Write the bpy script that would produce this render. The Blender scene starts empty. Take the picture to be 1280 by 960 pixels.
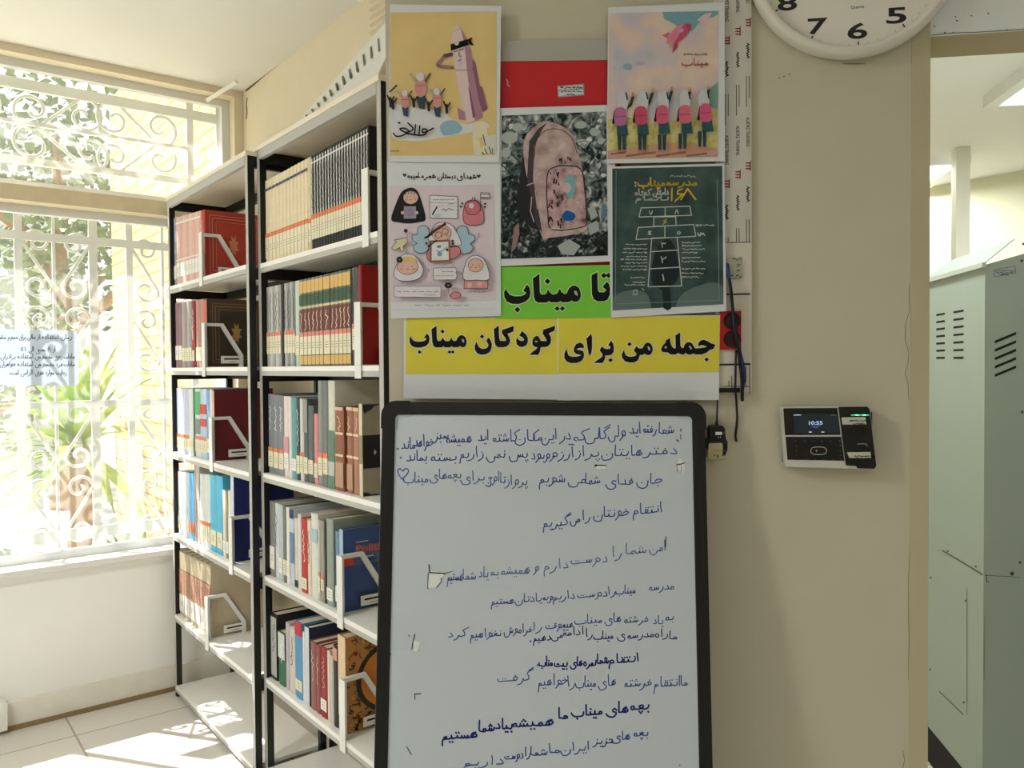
import bpy, math, random
from mathutils import Vector, Matrix
from mathutils.geometry import tessellate_polygon
random.seed(7)
SC = bpy.context.scene
COL = SC.collection
PI = math.pi

# ------------------------------------------------------------------ camera, world, lights, exposure
F_PX = 1001.7
EYE = Vector((0, 0, 1.47))
_p, _r = math.radians(1.215), math.radians(-0.413)
FWD = Vector((0, math.cos(_p), -math.sin(_p)))
_up = Vector((0, math.sin(_p), math.cos(_p)))
RGT = Vector((1, 0, 0)) * math.cos(_r) + _up * math.sin(_r)
UPV = _up * math.cos(_r) - Vector((1, 0, 0)) * math.sin(_r)
cam_data = bpy.data.cameras.new('camera')
cam_data.sensor_width = 36.0
cam_data.lens = F_PX / 1280 * 36
cam_data.clip_start = 0.02
camera = bpy.data.objects.new('camera', cam_data)
COL.objects.link(camera)
camera.matrix_world = Matrix((
    (RGT.x, UPV.x, -FWD.x, EYE.x), (RGT.y, UPV.y, -FWD.y, EYE.y), (RGT.z, UPV.z, -FWD.z, EYE.z), (0, 0, 0, 1)))
SC.camera = camera

vs = SC.view_settings
vs.view_transform = 'Standard'
vs.look = 'None'
vs.gamma = 1.0
vs.use_curve_mapping = False
vs.exposure = 0.2

YAW = math.radians(38.4)                       # the bookcases and the window wall
DEP = Vector((math.cos(YAW), math.sin(YAW), 0))      # from shelf front to back
RUN = Vector((-math.sin(YAW), math.cos(YAW), 0))     # along the shelves to the window
SHELF0 = Vector((-0.348, 2.151, 0))                  # near front corner of the bookcase row
def SP(dep, run, z): return SHELF0 + DEP * dep + RUN * run + Vector((0, 0, z))

world = bpy.data.worlds.new('daylight')
SC.world = world
world.use_nodes = True
wn = world.node_tree.nodes; wl = world.node_tree.links
wbg = wn['Background']
sky = wn.new('ShaderNodeTexSky')
sky.sky_type = 'HOSEK_WILKIE'
sky.turbidity = 4.0
sky.ground_albedo = 0.6
sky.sun_direction = (RUN * 0.5 + Vector((0, 0, 0.85))).normalized()
mixw = wn.new('ShaderNodeMix'); mixw.data_type = 'RGBA'
mixw.inputs['Factor'].default_value = 0.75
mixw.inputs['B'].default_value = (0.88, 0.94, 1.0, 1)
wl.new(sky.outputs['Color'], mixw.inputs['A'])
wl.new(mixw.outputs['Result'], wbg.inputs['Color'])
wbg.inputs['Strength'].default_value = 1.8

sun_data = bpy.data.lights.new('sun', 'SUN')
sun_data.energy = 11.0
sun_data.angle = math.radians(0.6)
sun_data.color = (1.0, 0.97, 0.92)
sun = bpy.data.objects.new('sun', sun_data)
COL.objects.link(sun)
SUN_FROM = (RUN * 0.52 - DEP * 0.36 + Vector((0, 0, 0.98))).normalized()
sun.rotation_euler = SUN_FROM.to_track_quat('Z', 'Y').to_euler()
sun.location = SP(0, 6, 6)

FILL_LAMP_POWER = 17.0        # each added fill lamp on the reading room ceiling
BACK_ROOM_POWER = 24.0   # each ceiling lamp beyond the doorway, the added unseen one included

# ------------------------------------------------------------------ materials
def lin(c):
    return tuple(((v / 12.92) if v <= 0.04045 else ((v + 0.055) / 1.055) ** 2.4) for v in c)
def rgb(r, g, b): return (r / 255, g / 255, b / 255)
_mats = {}
def mat(col, rough=0.6, metal=0.0, var=0.04, scale=30.0, spec=0.4, bump=0.0, key=''):
    """a plain painted/printed surface with a faint grain"""
    k = (tuple(round(c, 3) for c in col), rough, metal, var, scale, spec, bump, key)
    if k in _mats: return _mats[k]
    m = bpy.data.materials.new('surface')
    m.use_nodes = True
    n, l = m.node_tree.nodes, m.node_tree.links
    b = n['Principled BSDF']
    c = lin(col)
    b.inputs['Roughness'].default_value = rough
    b.inputs['Metallic'].default_value = metal
    b.inputs['Specular IOR Level'].default_value = spec
    if var > 0:
        tc = n.new('ShaderNodeTexCoord')
        t = n.new('ShaderNodeTexNoise'); t.inputs['Scale'].default_value = scale; t.inputs['Detail'].default_value = 3
        mx = n.new('ShaderNodeMix'); mx.data_type = 'RGBA'
        mx.inputs['A'].default_value = (*[max(0, v * (1 - var * 2)) for v in c], 1)
        mx.inputs['B'].default_value = (*[min(1, v * (1 + var * 2)) for v in c], 1)
        l.new(tc.outputs['Object'], t.inputs['Vector'])
        l.new(t.outputs['Fac'], mx.inputs['Factor'])
        l.new(mx.outputs['Result'], b.inputs['Base Color'])
        if bump > 0:
            bp = n.new('ShaderNodeBump'); bp.inputs['Strength'].default_value = bump; bp.inputs['Distance'].default_value = 0.004
            l.new(t.outputs['Fac'], bp.inputs['Height']); l.new(bp.outputs['Normal'], b.inputs['Normal'])
    else:
        b.inputs['Base Color'].default_value = (*c, 1)
    _mats[k] = m
    return m

def ramp_mat(name, stops, scale=5.0, detail=5.0, rough=0.6, kind='noise', coord='Object', distort=0.0, vec_scale=None, bump=0.0, spec=0.3):
    """noise or voronoi through a colour ramp; stops = [(pos, rgb)]"""
    m = bpy.data.materials.new(name); m.use_nodes = True
    n, l = m.node_tree.nodes, m.node_tree.links
    b = n['Principled BSDF']; b.inputs['Roughness'].default_value = rough
    b.inputs['Specular IOR Level'].default_value = spec
    tc = n.new('ShaderNodeTexCoord'); mp = n.new('ShaderNodeMapping')
    l.new(tc.outputs[coord], mp.inputs['Vector'])
    if vec_scale: mp.inputs['Scale'].default_value = vec_scale
    if kind == 'noise':
        t = n.new('ShaderNodeTexNoise'); t.inputs['Detail'].default_value = detail; t.inputs['Distortion'].default_value = distort
        out = t.outputs['Fac']
    elif kind == 'voronoi':
        t = n.new('ShaderNodeTexVoronoi'); out = t.outputs['Distance']
    t.inputs['Scale'].default_value = scale
    l.new(mp.outputs['Vector'], t.inputs['Vector'])
    r = n.new('ShaderNodeValToRGB')
    e = r.color_ramp.elements
    while len(e) < len(stops): e.new(0.5)
    for el, (p, c) in zip(e, stops): el.position = p; el.color = (*lin(c), 1)
    l.new(out, r.inputs['Fac']); l.new(r.outputs['Color'], b.inputs['Base Color'])
    if bump > 0:
        bp = n.new('ShaderNodeBump'); bp.inputs['Strength'].default_value = bump; bp.inputs['Distance'].default_value = 0.01
        l.new(out, bp.inputs['Height']); l.new(bp.outputs['Normal'], b.inputs['Normal'])
    return m

def emit_mat(col, strength):
    m = bpy.data.materials.new('lit'); m.use_nodes = True
    n, l = m.node_tree.nodes, m.node_tree.links
    n.remove(n['Principled BSDF'])
    e = n.new('ShaderNodeEmission'); e.inputs['Color'].default_value = (*lin(col), 1); e.inputs['Strength'].default_value = strength
    l.new(e.outputs['Emission'], n['Material Output'].inputs['Surface'])
    return m

# ------------------------------------------------------------------ mesh building
class MB:
    """collects shapes in world (or thing-local) coordinates; build() links them as one mesh object"""
    def __init__(s): s.v, s.f, s.m, s.mats = [], [], [], []
    def mi(s, m):
        if m not in s.mats: s.mats.append(m)
        return s.mats.index(m)
    def add(s, vs, fs, m):
        o = len(s.v); k = s.mi(m)
        s.v += [Vector(x) for x in vs]
        for f in fs: s.f.append([i + o for i in f]); s.m.append(k)
    def box(s, a, b, m, M=None, bevel=0):
        x0, y0, z0 = a; x1, y1, z1 = b
        vs = [Vector(q) for q in ((x0, y0, z0), (x1, y0, z0), (x1, y1, z0), (x0, y1, z0), (x0, y0, z1), (x1, y0, z1), (x1, y1, z1), (x0, y1, z1))]
        if M: vs = [M @ q for q in vs]
        s.add(vs, [(0, 3, 2, 1), (4, 5, 6, 7), (0, 1, 5, 4), (1, 2, 6, 5), (2, 3, 7, 6), (3, 0, 4, 7)], m)
    def prism(s, pts, vec, m, side=None):
        """polygon (3D, planar, may be concave) swept by vec"""
        n = len(pts); a = [Vector(p) for p in pts]; b = [p + vec for p in a]
        tri = tessellate_polygon([a])
        s.add(a + b, [tuple(t) for t in tri] + [tuple(n + i for i in reversed(t)) for t in tri], m)
        s.add(a + b, [(i, (i + 1) % n, n + (i + 1) % n, n + i) for i in range(n)], side or m)
    def ring(s, outer, inner, vec, m):
        """closed frame between two loops with the same number of points, swept by vec"""
        n = len(outer)
        a = [Vector(p) for p in outer] + [Vector(p) for p in inner]
        b = [p + vec for p in a]
        fs = []
        for i in range(n):
            j = (i + 1) % n
            fs += [(i, j, n + j, n + i), (2 * n + i, 3 * n + i, 3 * n + j, 2 * n + j), (i, 2 * n + i, 2 * n + j, j), (n + i, n + j, 3 * n + j, 3 * n + i)]
        s.add(a + b, fs, m)
    def tube(s, pts, r, m, sides=8, cap=True):
        pts = [Vector(p) for p in pts]
        rs = r if isinstance(r, (list, tuple)) else [r] * len(pts)
        vs, fs = [], []
        prev = None
        for i, p in enumerate(pts):
            d = (pts[min(i + 1, len(pts) - 1)] - pts[max(i - 1, 0)])
            if d.length < 1e-9: d = Vector((0, 0, 1))
            d.normalize()
            if prev is None:
                ref = Vector((0, 0, 1)) if abs(d.z) < .9 else Vector((1, 0, 0))
                x = d.cross(ref).normalized()
            else:
                x = (prev - d * prev.dot(d))
                x = x.normalized() if x.length > 1e-6 else d.orthogonal().normalized()
            prev = x; y = d.cross(x)
            for k in range(sides):
                a = 2 * PI * k / sides
                vs.append(p + (x * math.cos(a) + y * math.sin(a)) * rs[i])
        for i in range(len(pts) - 1):
            for k in range(sides):
                k2 = (k + 1) % sides
                fs.append((i * sides + k, i * sides + k2, (i + 1) * sides + k2, (i + 1) * sides + k))
        if cap:
            fs.append(tuple(reversed(range(sides)))); fs.append(tuple((len(pts) - 1) * sides + k for k in range(sides)))
        s.add(vs, fs, m)
    def lathe(s, prof, c, axis, m, n=48):
        """profile [(radius, height)] turned about axis through c"""
        axis = Vector(axis).normalized(); x = axis.orthogonal().normalized(); y = axis.cross(x)
        vs, fs = [], []
        for (r, h) in prof:
            for k in range(n):
                a = 2 * PI * k / n
                vs.append(Vector(c) + axis * h + (x * math.cos(a) + y * math.sin(a)) * r)
        for i in range(len(prof) - 1):
            for k in range(n):
                k2 = (k + 1) % n
                fs.append((i * n + k, i * n + k2, (i + 1) * n + k2, (i + 1) * n + k))
        if prof[0][0] > 1e-6: fs.append(tuple(reversed(range(n))))
        if prof[-1][0] > 1e-6: fs.append(tuple((len(prof) - 1) * n + k for k in range(n)))
        s.add(vs, fs, m)
    def ball(s, c, r, m, n=10, scale=(1, 1, 1)):
        vs, fs = [], []
        for i in range(n + 1):
            th = PI * i / n
            for k in range(2 * n):
                a = PI * k / n
                vs.append(Vector(c) + Vector((r * scale[0] * math.sin(th) * math.cos(a), r * scale[1] * math.sin(th) * math.sin(a), r * scale[2] * math.cos(th))))
        for i in range(n):
            for k in range(2 * n):
                k2 = (k + 1) % (2 * n)
                fs.append((i * 2 * n + k, (i + 1) * 2 * n + k, (i + 1) * 2 * n + k2, i * 2 * n + k2))
        s.add(vs, fs, m)
    def build(s, name, parent=None, origin=None, smooth=False, bevel=0.0):
        me = bpy.data.meshes.new(name)
        o0 = Vector(origin) if origin is not None else Vector((0, 0, 0))
        if parent is not None and origin is None:
            o0 = Vector(parent.get('_o', (0, 0, 0)))
        me.from_pydata([tuple(v - o0) for v in s.v], [], s.f)
        for m in s.mats: me.materials.append(m)
        me.polygons.foreach_set('material_index', s.m)
        if smooth: me.polygons.foreach_set('use_smooth', [True] * len(s.f))
        me.update()
        ob = bpy.data.objects.new(name, me)
        COL.objects.link(ob)
        if parent is not None:
            ob.parent = parent
            ob['_o'] = tuple(o0)
        else:
            ob.location = o0
            ob['_o'] = tuple(o0)
        if bevel > 0:
            bv = ob.modifiers.new('edge', 'BEVEL'); bv.width = bevel; bv.segments = 2; bv.limit_method = 'ANGLE'; bv.angle_limit = math.radians(40)
        return ob

def tag(o, label, cat, group=None):
    o['label'] = label; o['category'] = cat
    if group: o['group'] = group
    return o
def thing(name, loc, label, cat, group=None, rotz=None):
    o = bpy.data.objects.new(name, None); COL.objects.link(o)
    o.location = loc; o.empty_display_size = 0.05
    if rotz is not None:
        o.rotation_euler = (0, 0, rotz); o['_o'] = (0.0, 0.0, 0.0)      # parts are given in the thing's own axes
    else:
        o['_o'] = tuple(loc)                                           # parts are given in world coordinates
    return tag(o, label, cat, group)
def struct(o): o['kind'] = 'structure'; return o

# ------------------------------------------------------------------ sight lines: pixel of the photograph -> point on a real plane
def ray(px, py): return FWD + RGT * ((px - 640) / F_PX) - UPV * ((py - 480) / F_PX)
class Plane:
    def __init__(s, O, U, V):
        s.O, s.U, s.V = Vector(O), Vector(U).normalized(), Vector(V).normalized()
        s.N = s.U.cross(s.V).normalized()          # faces the viewer
    def hit(s, px, py, d=0.0):
        r = ray(px, py); k = ((s.O + s.N * d) - EYE).dot(s.N) / r.dot(s.N)
        return EYE + r * k
    def uv(s, px, py, d=0.0):
        q = s.hit(px, py, d) - s.O
        return (q.dot(s.U), q.dot(s.V))
    def P(s, u, v, d=0.0): return s.O + s.U * u + s.V * v + s.N * d
    def shift(s, d): return Plane(s.O + s.N * d, s.U, s.V)
ZV = Vector((0, 0, 1))
def at_z(px, py, z):
    r = ray(px, py); return EYE + r * ((z - EYE.z) / r.z)

def spline(pts, sub=4, closed=False):
    """Catmull-Rom through 2D or 3D points"""
    n = len(pts)
    if n < 3: return [tuple(p) for p in pts]
    out = []
    rng = range(n) if closed else range(n - 1)
    for i in rng:
        p0 = pts[(i - 1) % n] if closed or i > 0 else pts[0]
        p1 = pts[i]; p2 = pts[(i + 1) % n]
        p3 = pts[(i + 2) % n] if closed or i + 2 < n else pts[-1]
        for k in range(sub):
            t = k / sub
            out.append(tuple(0.5 * (2 * b + (c - a) * t + (2 * a - 5 * b + 4 * c - d) * t * t + (3 * b - a - 3 * c + d) * t ** 3) for a, b, c, d in zip(p0, p1, p2, p3)))
    if not closed: out.append(tuple(pts[-1]))
    return out

class Art:
    """flat print, ink or lettering lying on a plane; shapes given in photograph pixels (or plane metres with raw=True)"""
    def __init__(s, plane, d=0.0004, step=0.00012):
        s.p, s.d, s.step, s.mb, s.k, s.tr = plane, d, step, MB(), 0, None
    def q(s, pt, raw):
        if raw: return tuple(pt)
        if s.tr: pt = (s.tr[0] + pt[0] / s.tr[2], s.tr[1] + pt[1] / s.tr[2])
        return s.p.uv(*pt)
    def poly(s, pts, m, holes=(), raw=False, smooth=0, lift=True):
        if smooth: pts = spline(pts, smooth, True)
        loops = [[Vector((*s.q(p, raw), 0)) for p in pts]] + [[Vector((*s.q(p, raw), 0)) for p in h] for h in holes]
        fl = [v for lp in loops for v in lp]
        tri = tessellate_polygon(loops)
        d = s.d + s.k * s.step
        vs = [s.p.P(v.x, v.y, d) for v in fl]
        fs = []
        for t in tri:
            a, b, c = (fl[i] for i in t)
            fs.append(tuple(t) if (b - a).cross(c - a).z > 0 else tuple(reversed(t)))
        s.mb.add(vs, fs, m)
        if lift: s.k += 1
    def up(s): s.k += 1
    def ell(s, c, rx, ry, m, raw=False, rot=0.0, n=20, lift=True):
        co, si = math.cos(rot), math.sin(rot)
        s.poly([(c[0] + rx * math.cos(2 * PI * i / n) * co - ry * math.sin(2 * PI * i / n) * si,
                 c[1] + rx * math.cos(2 * PI * i / n) * si + ry * math.sin(2 * PI * i / n) * co) for i in range(n)], m, raw=raw, lift=lift)
    def rect(s, x0, y0, x1, y1, m, raw=False, lift=True): s.poly([(x0, y0), (x1, y0), (x1, y1), (x0, y1)], m, raw=raw, lift=lift)
    def line(s, pts, w, m, raw=False, closed=False, smooth=0, lift=False):
        """pen stroke of width w (pixels unless raw) with round joints"""
        if smooth: pts = spline(pts, smooth, closed)
        q = [Vector((*s.q(p, raw), 0)) for p in pts]
        if closed: q.append(q[0])
        if not raw:
            a = s.q(pts[0], False); b = s.q((pts[0][0] + 1, pts[0][1]), False)
            w = w * math.hypot(b[0] - a[0], b[1] - a[1])
        h = w / 2; d = s.d + s.k * s.step
        vs, fs = [], []
        for i in range(len(q) - 1):
            t = q[i + 1] - q[i]
            if t.length < 1e-7: continue
            t.normalize(); nn = Vector((-t.y, t.x, 0)) * h
            o = len(vs)
            e = t * h * 0.35
            for v in (q[i] - nn - e * 0, q[i + 1] - nn, q[i + 1] + nn, q[i] + nn): vs.append(s.p.P(v.x, v.y, d))
            fs.append((o, o + 1, o + 2, o + 3))
        for v in q:
            o = len(vs)
            for k in range(6): vs.append(s.p.P(v.x + h * math.cos(k * PI / 3), v.y + h * math.sin(k * PI / 3), d))
            fs.append(tuple(range(o, o + 6)))
        s.mb.add(vs, fs, m)
        if lift: s.k += 1
    def build(s, name, parent): return s.mb.build(name, parent)

# ------------------------------------------------------------------ Persian pen-stroke letters (x runs LEFT from the entry point, y up; alef is 1 high)
_N = [(.02, -.1), (.1, -.32), (.32, -.44), (.56, -.38), (.68, -.18), (.7, .05)]
def _bowl(x): return [(x + a, b) for a, b in _N]
_S0 = [(0, .28), (.03, .05), (.1, .02), (.16, .06), (.18, .24), (.21, .05), (.28, .02), (.34, .06), (.36, .24), (.4, .04), (.48, 0)]
_S1 = [(0, 0), (.07, .03), (.1, .26), (.13, .05), (.2, .02), (.26, .06), (.28, .24), (.31, .05), (.38, .02), (.43, .06), (.45, .24), (.49, .04), (.57, 0)]
_J = [(.42, .26), (.24, .36), (0, .32), (.2, .14)]
_BELLY = [(.08, -.22), (.22, -.52), (.52, -.56), (.74, -.42)]
# shape: (isolated, initial, medial, final) each (stroke, width)
SH = {
 'a': (([(.1, 1), (.08, .5), (.05, 0)], .22), None, None, ([(0, 0), (.1, .0), (.17, .12), (.18, 1)], .3)),
 'b': (([(0, .3), (.04, .04), (.25, -.06), (.75, -.06), (.98, .04), (1.02, .28)], 1.12), ([(0, .34), (.03, .08), (.12, 0), (.3, 0)], .3), ([(0, 0), (.1, .01), (.16, .06), (.18, .3), (.21, .06), (.28, 0), (.38, 0)], .38), ([(0, 0), (.12, 0), (.7, -.03), (.92, .06), (.96, .28)], 1.06)),
 'n': (([(0, .22)] + _N, .8), ([(0, .34), (.03, .08), (.12, 0), (.3, 0)], .3), ([(0, 0), (.1, .01), (.16, .06), (.18, .3), (.21, .06), (.28, 0), (.38, 0)], .38), ([(0, 0), (.06, 0)] + _bowl(.08), .86)),
 'y': (([(0, .22), (.12, .36), (.28, .26), (.22, .08), (.05, -.03), (.02, -.24), (.25, -.44), (.6, -.38), (.76, -.06)], .85), ([(0, .34), (.03, .08), (.12, 0), (.3, 0)], .3), ([(0, 0), (.1, .01), (.16, .06), (.18, .3), (.21, .06), (.28, 0), (.38, 0)], .38), ([(0, 0), (.1, .02), (.1, -.16), (.2, -.38), (.48, -.46), (.72, -.3), (.78, -.02)], .84)),
 'j': ((_J + _BELLY, .78), (_J + [(.5, 0)], .5), ([(0, 0), (.16, .08), (.36, .27), (.14, .32), (.08, .24), (.3, .05), (.52, 0)], .52), ([(0, 0), (.15, .1), (.36, .26), (.12, .28), (.28, .06)] + _BELLY, .8)),
 'd': (([(.2, .5), (.05, .14), (.1, .0), (.38, .02)], .46), None, None, ([(0, 0), (.1, .03), (.2, .44), (.14, .08), (.24, 0), (.48, .02)], .54)),
 'r': (([(.0, .26), (.06, .0), (.18, -.22), (.44, -.38)], .4), None, None, ([(0, 0), (.08, .02), (.12, .16), (.17, -.06), (.28, -.27), (.52, -.4)], .46)),
 's': ((_S0[:-1] + _bowl(.42), 1.2), (_S0 + [(.55, 0)], .55), (_S1, .57), (_S1[:-1] + _bowl(.5), 1.28)),
 'x': (([(0, 0), (.2, .12), (.44, .28), (.58, .12), (.2, .0), (.6, .02), (.63, .2), (.66, .02)] + _bowl(.66), 1.45), ([(0, 0), (.2, .12), (.44, .28), (.58, .12), (.2, .0), (.6, .02), (.63, .2), (.67, .02), (.78, 0)], .78), ([(0, 0), (.2, .12), (.44, .28), (.58, .12), (.2, .0), (.6, .02), (.63, .2), (.67, .02), (.78, 0)], .78), None),
 't': (([(0, 0), (.2, .14), (.44, .26), (.54, .1), (.2, 0), (.6, 0)], .6), ([(0, 0), (.2, .14), (.44, .26), (.54, .1), (.2, 0), (.6, 0)], .6), ([(0, 0), (.2, .14), (.44, .26), (.54, .1), (.2, 0), (.6, 0)], .6), ([(0, 0), (.2, .14), (.44, .26), (.54, .1), (.2, 0), (.6, 0)], .6)),
 'e': (([(.34, .34), (.14, .4), (.05, .24), (.24, .1), (.06, -.2), (.2, -.5), (.5, -.56), (.72, -.42)], .76), ([(.34, .32), (.15, .4), (.04, .24), (.2, .08), (.06, .01), (.44, 0)], .46), ([(0, 0), (.1, .02), (.06, .24), (.3, .25), (.24, .04), (.44, 0)], .46), ([(0, 0), (.1, .02), (.06, .24), (.3, .25), (.2, .05), (.08, -.22), (.22, -.5), (.5, -.56), (.72, -.42)], .76)),
 'f': (([(.28, .12), (.16, .32), (.03, .2), (.12, .06), (.28, .1), (.3, -.02), (.8, -.05), (1.0, .06), (1.04, .24)], 1.12), ([(.2, .08), (.28, .24), (.15, .36), (.03, .22), (.1, .06), (.3, .02), (.44, 0)], .44), ([(0, 0), (.12, .03), (.06, .24), (.22, .3), (.27, .1), (.16, .0), (.42, 0)], .42), ([(0, 0), (.12, .03), (.06, .24), (.22, .3), (.27, .1), (.2, 0), (.8, -.04), (1.0, .06), (1.04, .24)], 1.12)),
 'q': (([(.28, .12), (.16, .32), (.03, .2), (.12, .06), (.28, .1)] + _bowl(.28), 1.05), ([(.2, .08), (.28, .24), (.15, .36), (.03, .22), (.1, .06), (.3, .02), (.44, 0)], .44), ([(0, 0), (.12, .03), (.06, .24), (.22, .3), (.27, .1), (.16, .0), (.42, 0)], .42), ([(0, 0), (.12, .03), (.06, .24), (.22, .3), (.27, .08)] + _bowl(.28), 1.05)),
 'k': (([(-.18, 1.0), (.26, .68), (.12, .34), (.16, .05), (.4, -.04), (.85, -.02), (1.0, .22)], 1.08), ([(-.18, 1.0), (.26, .68), (.13, .36), (.14, .08), (.24, 0), (.42, 0)], .42), ([(0, 0), (.12, .04), (.2, .62), (.2, .1), (.28, 0), (.44, 0)], .44), ([(0, 0), (.12, .04), (.2, .62), (.22, .08), (.4, -.04), (.85, -.02), (1.0, .22)], 1.08)),
 'l': (([(.06, 1), (.06, .0), (.14, -.28), (.36, -.4), (.6, -.3), (.7, .02)], .82), ([(.08, 1), (.08, .12), (.16, 0), (.3, 0)], .3), ([(0, 0), (.1, .03), (.16, 1), (.19, .1), (.26, 0), (.36, 0)], .36), ([(0, 0), (.1, .03), (.16, 1), (.17, -.04), (.26, -.3), (.48, -.4), (.68, -.28), (.76, .02)], .88)),
 'm': (([(.3, .04), (.24, .24), (.08, .22), (.06, .02), (.26, -.02), (.34, -.2), (.36, -.62)], .46), ([(.28, .02), (.22, .24), (.06, .2), (.06, .0), (.28, -.02), (.42, 0)], .42), ([(0, 0), (.1, .03), (.1, .22), (.27, .22), (.28, .02), (.16, -.03), (.42, 0)], .42), ([(0, 0), (.1, .03), (.12, .22), (.3, .18), (.26, -.01), (.12, -.01), (.3, -.06), (.36, -.22), (.38, -.64)], .46)),
 'v': (([(.26, .04), (.35, .28), (.18, .45), (.02, .28), (.08, .06), (.32, .1), (.33, -.12), (.6, -.4)], .58), None, None, ([(0, 0), (.12, .02), (.08, .26), (.24, .42), (.38, .24), (.2, .0), (.36, .02), (.36, -.12), (.62, -.4)], .6)),
 'h': (([(.2, .4), (.06, .22), (.1, .02), (.3, .02), (.36, .2), (.2, .4)], .46), ([(.12, .46), (.34, .34), (.42, .06), (.2, -.02), (.04, .16), (.18, .34), (.3, .18), (.2, .03), (.54, 0)], .54), ([(0, 0), (.12, .04), (.18, .28), (.3, .2), (.2, .0), (.14, -.18), (.28, -.2), (.3, -.02), (.44, 0)], .44), ([(0, 0), (.12, .03), (.12, .26), (.28, .26), (.34, .06), (.2, 0)], .44)),
}
LET = {  # letter: shape, dots above, dots below, joins to the next letter
 'ا': ('a', 0, 0, 0), 'آ': ('a', 'm', 0, 0), 'ب': ('b', 0, 1, 1), 'پ': ('b', 0, 3, 1), 'ت': ('b', 2, 0, 1), 'ث': ('b', 3, 0, 1), 'ج': ('j', 0, 1, 1), 'چ': ('j', 0, 3, 1),
 'ح': ('j', 0, 0, 1), 'خ': ('j', 1, 0, 1), 'د': ('d', 0, 0, 0), 'ذ': ('d', 1, 0, 0), 'ر': ('r', 0, 0, 0), 'ز': ('r', 1, 0, 0), 'س': ('s', 0, 0, 1), 'ش': ('s', 3, 0, 1), 'ص': ('x', 0, 0, 1),
 'ض': ('x', 1, 0, 1), 'ط': ('t', 'v', 0, 1), 'ع': ('e', 0, 0, 1), 'ف': ('f', 1, 0, 1), 'ق': ('q', 2, 0, 1), 'ک': ('k', 'k', 0, 1), 'گ': ('k', 'g', 0, 1), 'ل': ('l', 0, 0, 1),
 'م': ('m', 0, 0, 1), 'ن': ('n', 1, 0, 1), 'و': ('v', 0, 0, 0), 'ه': ('h', 0, 0, 1), 'ی': ('y', 0, 2, 1)}
DIG = {'۱': [(.04, .85), (.12, .5), (.16, 0)], '۴': [(.4, .8), (.1, .65), (.35, .42), (.05, .2), (.4, .0)], '۵': [(.2, .7), (.02, .25), (.1, .02), (.2, .16), (.3, .02), (.4, .25), (.2, .7)], '۶': [(.38, .8), (.12, .66), (.16, .44), (.4, .46), (.2, .22), (.02, 0)], '۷': [(0, .8), (.2, 0), (.4, .8)], '۸': [(0, 0), (.2, .8), (.4, 0)], '۲': [(.42, .82), (.34, .6), (.12, .58), (.02, .82), (.1, .45), (.14, 0)], '۳': [(.55, .82), (.48, .62), (.34, .62), (.29, .8), (.22, .62), (.08, .62), (.02, .82), (.1, .4), (.14, 0)], '۹': [(.0, .6), (.2, .8), (.3, .6), (.1, .5), (.0, .65), (.05, 0)], '۰': [(.1, .3), (.2, .4), (.3, .3), (.2, .2), (.1, .3)], ':': [(.1, .1), (.12, .12)]}
def persian(word):
    """strokes of a joined word, entry at x = 0 running left (x grows leftwards); returns (strokes, dots, width)"""
    x = 0.0; strokes, dots, cur = [], [], []
    n = len(word); joined = False
    for i, ch in enumerate(word):
        if ch == ' ':
            if cur: strokes.append(cur); cur = []
            x += .3; joined = False; continue
        if ch in DIG:
            if cur: strokes.append(cur); cur = []
            w = max(p[0] for p in DIG[ch])
            strokes.append([(x + w - a, b) for a, b in DIG[ch]]); x += w + .22; joined = False; continue
        sh, up, dn, jn = LET[ch]
        nxt = jn and i + 1 < n and word[i + 1] in LET
        form = (2 if nxt else 3) if joined else (1 if nxt else 0)
        st, w = SH[sh][form] or SH[sh][0]
        if not joined and cur: strokes.append(cur); cur = []
        pts = [(x + a, b) for a, b in st]
        cur = cur + pts[(1 if joined and cur else 0):]
        mid = x + {0: .5, 1: .4, 2: .5, 3: .5}[form] * w
        if sh == 'n' and form in (0, 3): mid, ty = x + (.38 if form == 0 else .46), .08
        elif sh in 'bny' and form in (1, 2): mid, ty = x + (.02 if form == 1 else .18), .56
        elif sh == 's': mid, ty = x + .3, .48
        elif sh == 'j': mid, ty = x + .24, .56
        elif sh == 'r': mid, ty = x + .12, .46
        elif sh in 'fq': mid, ty = x + .15, .52
        elif sh == 'b': ty = .26
        else: ty = .55
        by = -.3
        if sh == 'j' and form in (0, 3): mid, by = x + .42, -.22
        if sh == 'j' and form in (1, 2): by = -.24
        if up == 'm': strokes.append([(x - .08, 1.14), (x + .08, 1.24), (x + .2, 1.14), (x + .34, 1.24)])
        elif up == 'v': strokes.append([(x + .2, .9), (x + .18, .05)])
        elif up in ('k', 'g'):
            if form in (2, 3): strokes.append([(x - .16, .98), (x + .2, .62)])
            if up == 'g': strokes.append([(x - .2, 1.2), (x + .16, .92)])
        elif up:
            for k in range(min(up, 2)): dots.append((mid + (k - .5 * (min(up, 2) - 1)) * .18, ty))
            if up == 3: dots.append((mid, ty + .15))
        if dn and not (sh == 'y' and form in (0, 3)):
            if sh == 'y' or sh == 'b':
                if form in (1, 2): mid = x + (.06 if form == 1 else .2)
            for k in range(min(dn, 2)): dots.append((mid + (k - .5 * (min(dn, 2) - 1)) * .18, by))
            if dn == 3: dots.append((mid, by - .15))
        x += w; joined = bool(nxt)
        if not joined:
            strokes.append(cur); cur = []; x += .06
    if cur: strokes.append(cur)
    return strokes, dots, x
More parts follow.
